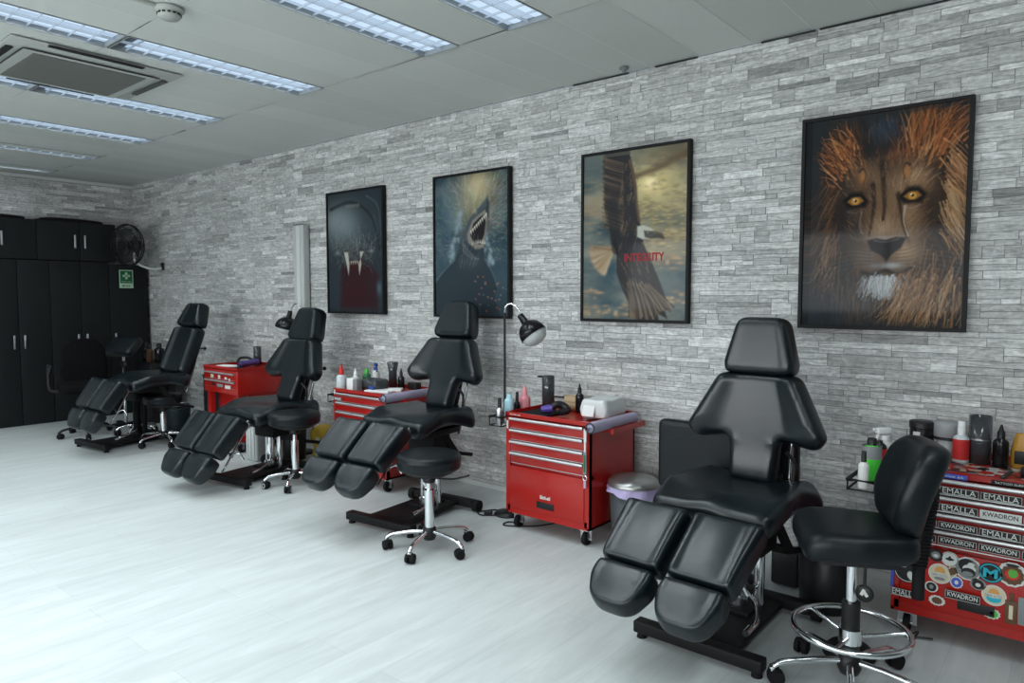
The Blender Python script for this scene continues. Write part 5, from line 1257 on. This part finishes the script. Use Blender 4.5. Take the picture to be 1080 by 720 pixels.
# ------------------------------------------------------------------ bins
def bin_(label, loc, r, h, body, lidm=None, bag=None, tilt=0., square=False):
    root = empty('waste_bin', loc, label, 'bin')
    MB().lathe([(.001, .002), (r * .84, .002), (r * .86, .01), (r, h), (r - .006, h), (r * .8, .02)], n=40).build('body', body, root)
    if bag:
        rn = random.Random(4); n = 40; prof = []
        m = MB(); vs = []; 
        for k in range(4):
            for i in range(n):
                a = 2 * PI * i / n; rr = r + .004 + .012 * (k / 3) + (.006 * math.sin(a * 9 + k) if k else 0); z = h + .006 - k * (.010 + .012 * max(0, math.cos(a + .3)))
                vs.append((rr * math.cos(a), rr * math.sin(a), z))
        fs = [(k * n + i, k * n + (i + 1) % n, (k + 1) * n + (i + 1) % n, (k + 1) * n + i) for k in range(3) for i in range(n)]
        m.add(vs, fs).build('bin_bag', bag, root)
    if lidm: MB().lathe([(r + .008, h + .004), (r + .010, h + .018), (r * .9, h + .040), (r * .5, h + .055), (.001, h + .058)], n=40).build('lid', lidm, root)
    else: MB().torus((0, 0, h), r, .006, 40, 8).build('rim', SILVERLID, root)
    return root
bin_('round dark bin with silver lid and lilac bag right of the lamp chest', (-1.848, -.37, 0), .128, .325, mat('bin_body', (.07, .08, .085), .5), SILVERLID, LILACB)
bin_('round black bin with silver rim behind the drafting stool', (-.848, -.49, 0), .120, .40, BLACKP, None, LILACB)
bin_('round black bin under the tattoo chair by the wall trunking', (-4.98, -.36, 0), .105, .34, BLACKP, None)
bin_('dark teal waste bin under the far corner tattoo chair', (-6.86, -.42, 0), .12, .26, DARKBLUE, None)
ts = empty('storage_box', (-6.42, -.22, 0), 'tall narrow dark storage box against the wall behind the far tattoo chair', 'box')
MB().box((0, 0, .28), (.20, .22, .56), b=.012).build('box_body', DARKBLUE, ts); MB().box((0, 0, .565), (.21, .23, .02), b=.006).build('lid', BLACKP, ts)
hs_ = empty('bottle_stand', (-7.65, -.28, 0), 'black stand holding bottles in the corner behind the far tattoo chair', 'stand')
MB().box((0, 0, .31), (.40, .26, .62), b=.01).build('cabinet', BLACKP, hs_)
bottle('bottle', 'black bottle on the corner stand, nearest the cupboards', 'bottle', (-7.78, -.30, .622), .04, .20, BLACKG, .15)
bottle('bottle', 'brown bottle in the middle of the corner stand', 'bottle', (-7.66, -.32, .622), .035, .19, STBROWN, .14)
bottle('bottle', 'black glossy bottle at the right of the corner stand', 'bottle', (-7.53, -.28, .622), .05, .20, BLACKG, .16)
yb = empty('yellow_bag', (-4.74, -.20, 0), 'yellow plastic sack behind the stool by the wall trunking', 'bag')
o_ = poly_round([(-.13, 0), (.13, 0), (.15, .22), (.10, .28), (-.10, .28), (-.15, .22)], .05, step=.02)
def yw(v): v[:, 2] += .015 * np.sin(v[:, 0] * 45) * np.cos(v[:, 1] * 30); return v
link('sack', cushion('sack', o_, .09, .09, .06, None, yw, grid=.02), YELLOW, yb, (0, 0, 0.0), (PI / 2, 0, 0))
MB().box((0, -.10, .17), (.05, .006, .05), b=.002).build('label', STWHITE, yb)
wbx = empty('white_canister', (-5.17, -.56, 0), 'white ribbed plastic canister behind the chair by the wall trunking', 'canister')
m = MB(); m.box((0, 0, .15), (.16, .14, .30), b=.02); 
for k in range(3): m.box((-.05 + k * .05, -.072, .15), (.02, .010, .26), b=.004)
m.build('body', WHITEP, wbx); MB().cyl((0, 0, .30), (0, 0, .33), .035).build('cap', WHITEP, wbx)
# red lower tray seen below chair 3? handled by cart

# foot pedal + cables on the floor
fp = empty('foot_pedal', (-2.70, -.40, 0), 'flat black foot pedal on the floor left of the lamp chest', 'foot pedal', R(10))
MB().lathe([(.001, 0), (.075, 0), (.078, .008), (.06, .026), (.001, .03)], n=32, M=Matrix.Diagonal((1, .8, 1))).build('body', BLACKP, fp)
cb = MB(); cb.tube([(-2.70, -.42, .006), (-2.80, -.50, .005), (-2.86, -.47, .005), (-2.82, -.38, .005), (-2.74, -.34, .005), (-2.55, -.12, .005)], .004, 8, sub=10); tag(cb.build('cable', BLACKP), 'thin black cable looping from the foot pedal on the floor', 'cable')
cb = MB(); cb.tube([(-2.52, -.46, .005), (-2.60, -.50, .005), (-2.58, -.56, .005), (-2.48, -.50, .005), (-2.40, -.40, .005), (-2.30, -.12, .005)], .004, 8, sub=10); tag(cb.build('cable', BLACKP), 'thin black cable curling under the lamp chest', 'cable')
pl = MB().box((-2.79, -.46, .014), (.05, .03, .024), rot=(0, 0, .5), b=.006).build('plug', BLACKP); tag(pl, 'small black plug on the floor beside the foot pedal', 'plug')
fp2 = empty('foot_pedal', (-.66, -.86, 0), 'black foot pedal on the floor under the drafting stool', 'foot pedal')
MB().lathe([(.001, 0), (.09, 0), (.092, .01), (.07, .035), (.001, .04)], n=32).build('body', BLACKP, fp2)
cb = MB(); cb.tube([(-.58, -.80, .01), (-.50, -.84, .04), (-.46, -.74, .10), (-.50, -.66, .05), (-.56, -.60, .01), (-.44, -.55, .01)], .004, 8, sub=10); tag(cb.build('cable', BLACKP), 'thin black cable looping behind the foot ring', 'cable')
ps = MB().box((-1.05, -.36, .09), (.12, .10, .16), b=.01).build('power_supply', BLACKP); tag(ps, 'black power box on the floor behind the nearest tattoo chair', 'power supply')

# ------------------------------------------------------------------ cupboards at the end wall
CX, CB = -8.35, XL + .012
def cupboard(name, label, y0, y1, z0, z1, seams, handles, hz, group):
    root = empty(name, ((CX + CB) / 2, (y0 + y1) / 2, z0), label, 'cupboard', group=group)
    D = CX - CB - .02; yc = (y0 + y1) / 2; H = z1 - z0
    c = MB(); c.box((-.01, 0, H / 2), (D, y1 - y0 - .003, H)); c.build('carcass', CABM, root)
    ed = [y0] + seams + [y1]
    for i in range(len(ed) - 1):
        a, b = ed[i] + .003, ed[i + 1] - .003
        d = MB().box((D / 2 + .0, (a + b) / 2 - yc, H / 2), (.018, b - a, H - .008), b=.002).build('door', CABM, root)
        for hy in handles:
            if a < hy < b:
                h = MB(); x = D / 2 + .03; h.box((x, hy - yc, hz - z0), (.008, .018, .14), b=.003).box((x - .012, hy - yc, hz - z0 + .05), (.022, .01, .01)).box((x - .012, hy - yc, hz - z0 - .05), (.022, .01, .01)); h.build('handle', STEEL, d)
    return root
cupboard('wardrobe_cupboard', 'tall black single-door cupboard in the corner with the first aid sign', -.43, -.03, .0, 1.66, [], [-.385], .835, 'tall black cupboards')
cupboard('wardrobe_cupboard', 'tall black double-door cupboard behind the office chair, second from the corner', -1.0, -.43, .0, 1.68, [-.715], [-.755, -.67], .84, 'tall black cupboards')
cupboard('wardrobe_cupboard', 'tall black double-door cupboard at the left picture edge', -1.575, -1.0, .0, 1.68, [-1.288], [-1.335, -1.243], .85, 'tall black cupboards')
cupboard('wall_cupboard', 'black upper cupboard next to the wall fan', -1.10, -.345, 1.685, 2.09, [-.705], [-.755, -.66], 1.885, 'black upper cupboards')
cupboard('wall_cupboard', 'black upper cupboard at the left picture edge', -1.86, -1.10, 1.685, 2.09, [-1.48], [-1.53, -1.405], 1.885, 'black upper cupboards')
# things lying on top of the cupboards
for k, (y0, y1) in enumerate(((-1.8, -1.18), (-1.05, -.45))):
    t = MB().tube([(-8.42, y0, 2.097), (-8.42, y0 + .05, 2.115), (-8.42, (y0 + y1) / 2, 2.12), (-8.42, y1 - .05, 2.112), (-8.42, y1, 2.097)], .012, 8, sub=4).box((-8.52, (y0 + y1) / 2, 2.103), (.2, y1 - y0, .024), b=.01).build('folded_cover', BLACKP)
    tag(t, ('thin dark folded cover on the leftmost upper cupboard', 'thin dark folded cover on the upper cupboard by the fan')[k], 'cover')
# first aid sign
fs_ = empty('first_aid_sign', (-8.326, -.262, 1.50), 'small green and white first aid sign on the corner cupboard', 'sign')
MB().box((0, 0, 0), (.004, .145, .20)).build('plate', SIGNW, fs_)
MB().box((.003, 0, .022), (.003, .125, .135)).build('green_field', SIGNG, fs_)
MB().box((.006, 0, .035), (.003, .075, .024)).box((.006, 0, .035), (.003, .024, .075)).build('cross', SIGNW, fs_)
text_obj('lettering', 'FIRST AID', .10, .014, SIGNW, fs_, (.0055, 0, -.028), (PI / 2, 0, PI / 2))
text_obj('lettering', 'BOX', .09, .022, SIGNG, fs_, (.003, 0, -.075), (PI / 2, 0, PI / 2), bold=.02)
# wall fan
wfan = empty('wall_fan', (-8.02, -.02, 1.64), 'black round wall fan with white bent bracket in the far corner above the cupboards', 'fan')
fc = Vector((-.06, -.30, .22)); dirv = Vector((.33, -.92, -.05)).normalized(); Mf = Vector((0, 0, 1)).rotation_difference(dirv).to_matrix()
g = MB()
for rr, zz in ((.215, 0), (.22, .03), (.185, .065), (.12, .085), (.06, .09)): g.torus(fc + Mf @ Vector((0, 0, zz)), rr, .004 if rr < .2 else .007, 40, 6, M=Mf)
for k in range(36):
    a = 2 * PI * k / 36; e = Vector((math.cos(a), math.sin(a), 0))
    g.tube([fc + Mf @ (e * .04 + Vector((0, 0, .09))), fc + Mf @ (e * .12 + Vector((0, 0, .082))), fc + Mf @ (e * .19 + Vector((0, 0, .05))), fc + Mf @ (e * .22 + Vector((0, 0, .02)))], .002, 5)
    g.tube([fc + Mf @ (e * .20), fc + Mf @ (e * .15 + Vector((0, 0, -.05))), fc + Mf @ (e * .05 + Vector((0, 0, -.07)))], .002, 5)
g.build('cage', BLACKP, wfan)
for k in range(3):
    a = 2 * PI * k / 3; bl = MB(); V_ = []; 
    for i in range(7):
        t = i / 6
        for j in range(5):
            u = (j / 4 - .5); rr = .035 + .145 * t; aa = a + u * (1.25 - .2 * t); V_.append(fc + Mf @ Vector((rr * math.cos(aa), rr * math.sin(aa), .02 + u * .045)))
    bl.add(V_, [(i * 5 + j, i * 5 + j + 1, (i + 1) * 5 + j + 1, (i + 1) * 5 + j) for i in range(6) for j in range(4)]).build('blade', mat('fan_blade', (.03, .034, .036), .35), wfan)
MB().cyl(fc + Mf @ Vector((0, 0, -.14)), fc + Mf @ Vector((0, 0, -.02)), .055, .05, n=24).cyl(fc + Mf @ Vector((0, 0, .085)), fc + Mf @ Vector((0, 0, .097)), .045, n=24).build('motor', BLACKP, wfan)
MB().tube([fc + Mf @ Vector((0, 0, -.10)), fc + Vector((.0, .05, -.14)), fc + Vector((.02, .08, -.20)), (.0, -.10, -.03), (.02, .0, -.02)], .014, 10, sub=6).build('bracket', WHITEP, wfan)
MB().box((.02, .008, .0), (.05, .012, .08), b=.004).build('wall_plate', BLACKP, wfan)

# ------------------------------------------------------------------ lights
def area(name, loc, rot, sx, sy, e, c, spread=180):
    l = bpy.data.lights.new(name, 'AREA'); l.shape = 'RECTANGLE'; l.size = sx; l.size_y = sy; l.energy = e; l.color = c; l.spread = R(spread)
    o = bpy.data.objects.new(name, l); col.objects.link(o); o.location = loc; o.rotation_euler = rot; return o
area('window_daylight', ((wx0 + wx1) / 2, YF - .35, (wz0 + wz1) / 2 + .1), (PI / 2 + R(8), 0, 0), wx1 - wx0, wz1 - wz0, 262, (.94, .985, 1.0))
w = bpy.data.worlds.new('world'); bpy.context.scene.world = w; w.use_nodes = True
w.node_tree.nodes['Background'].inputs['Color'].default_value = (.55, .65, .72, 1); w.node_tree.nodes['Background'].inputs['Strength'].default_value = .35

# ------------------------------------------------------------------ camera
cam = bpy.data.cameras.new('camera'); co = bpy.data.objects.new('camera', cam); col.objects.link(co)
cam.sensor_width = 36; cam.lens = 747.2 / 1080 * 36; cam.clip_start = .05
co.location = (0, -3.6, 1.32); co.rotation_euler = (PI / 2 - R(3.725), 0, R(39.67))
sc = bpy.context.scene; sc.camera = co
sc.view_settings.view_transform = 'Standard'; sc.view_settings.look = 'None'; sc.view_settings.exposure = .02; sc.view_settings.gamma = .93
sc.cycles.max_bounces = 8; sc.cycles.diffuse_bounces = 4; sc.cycles.glossy_bounces = 4; sc.cycles.caustics_reflective = False; sc.cycles.caustics_refractive = False
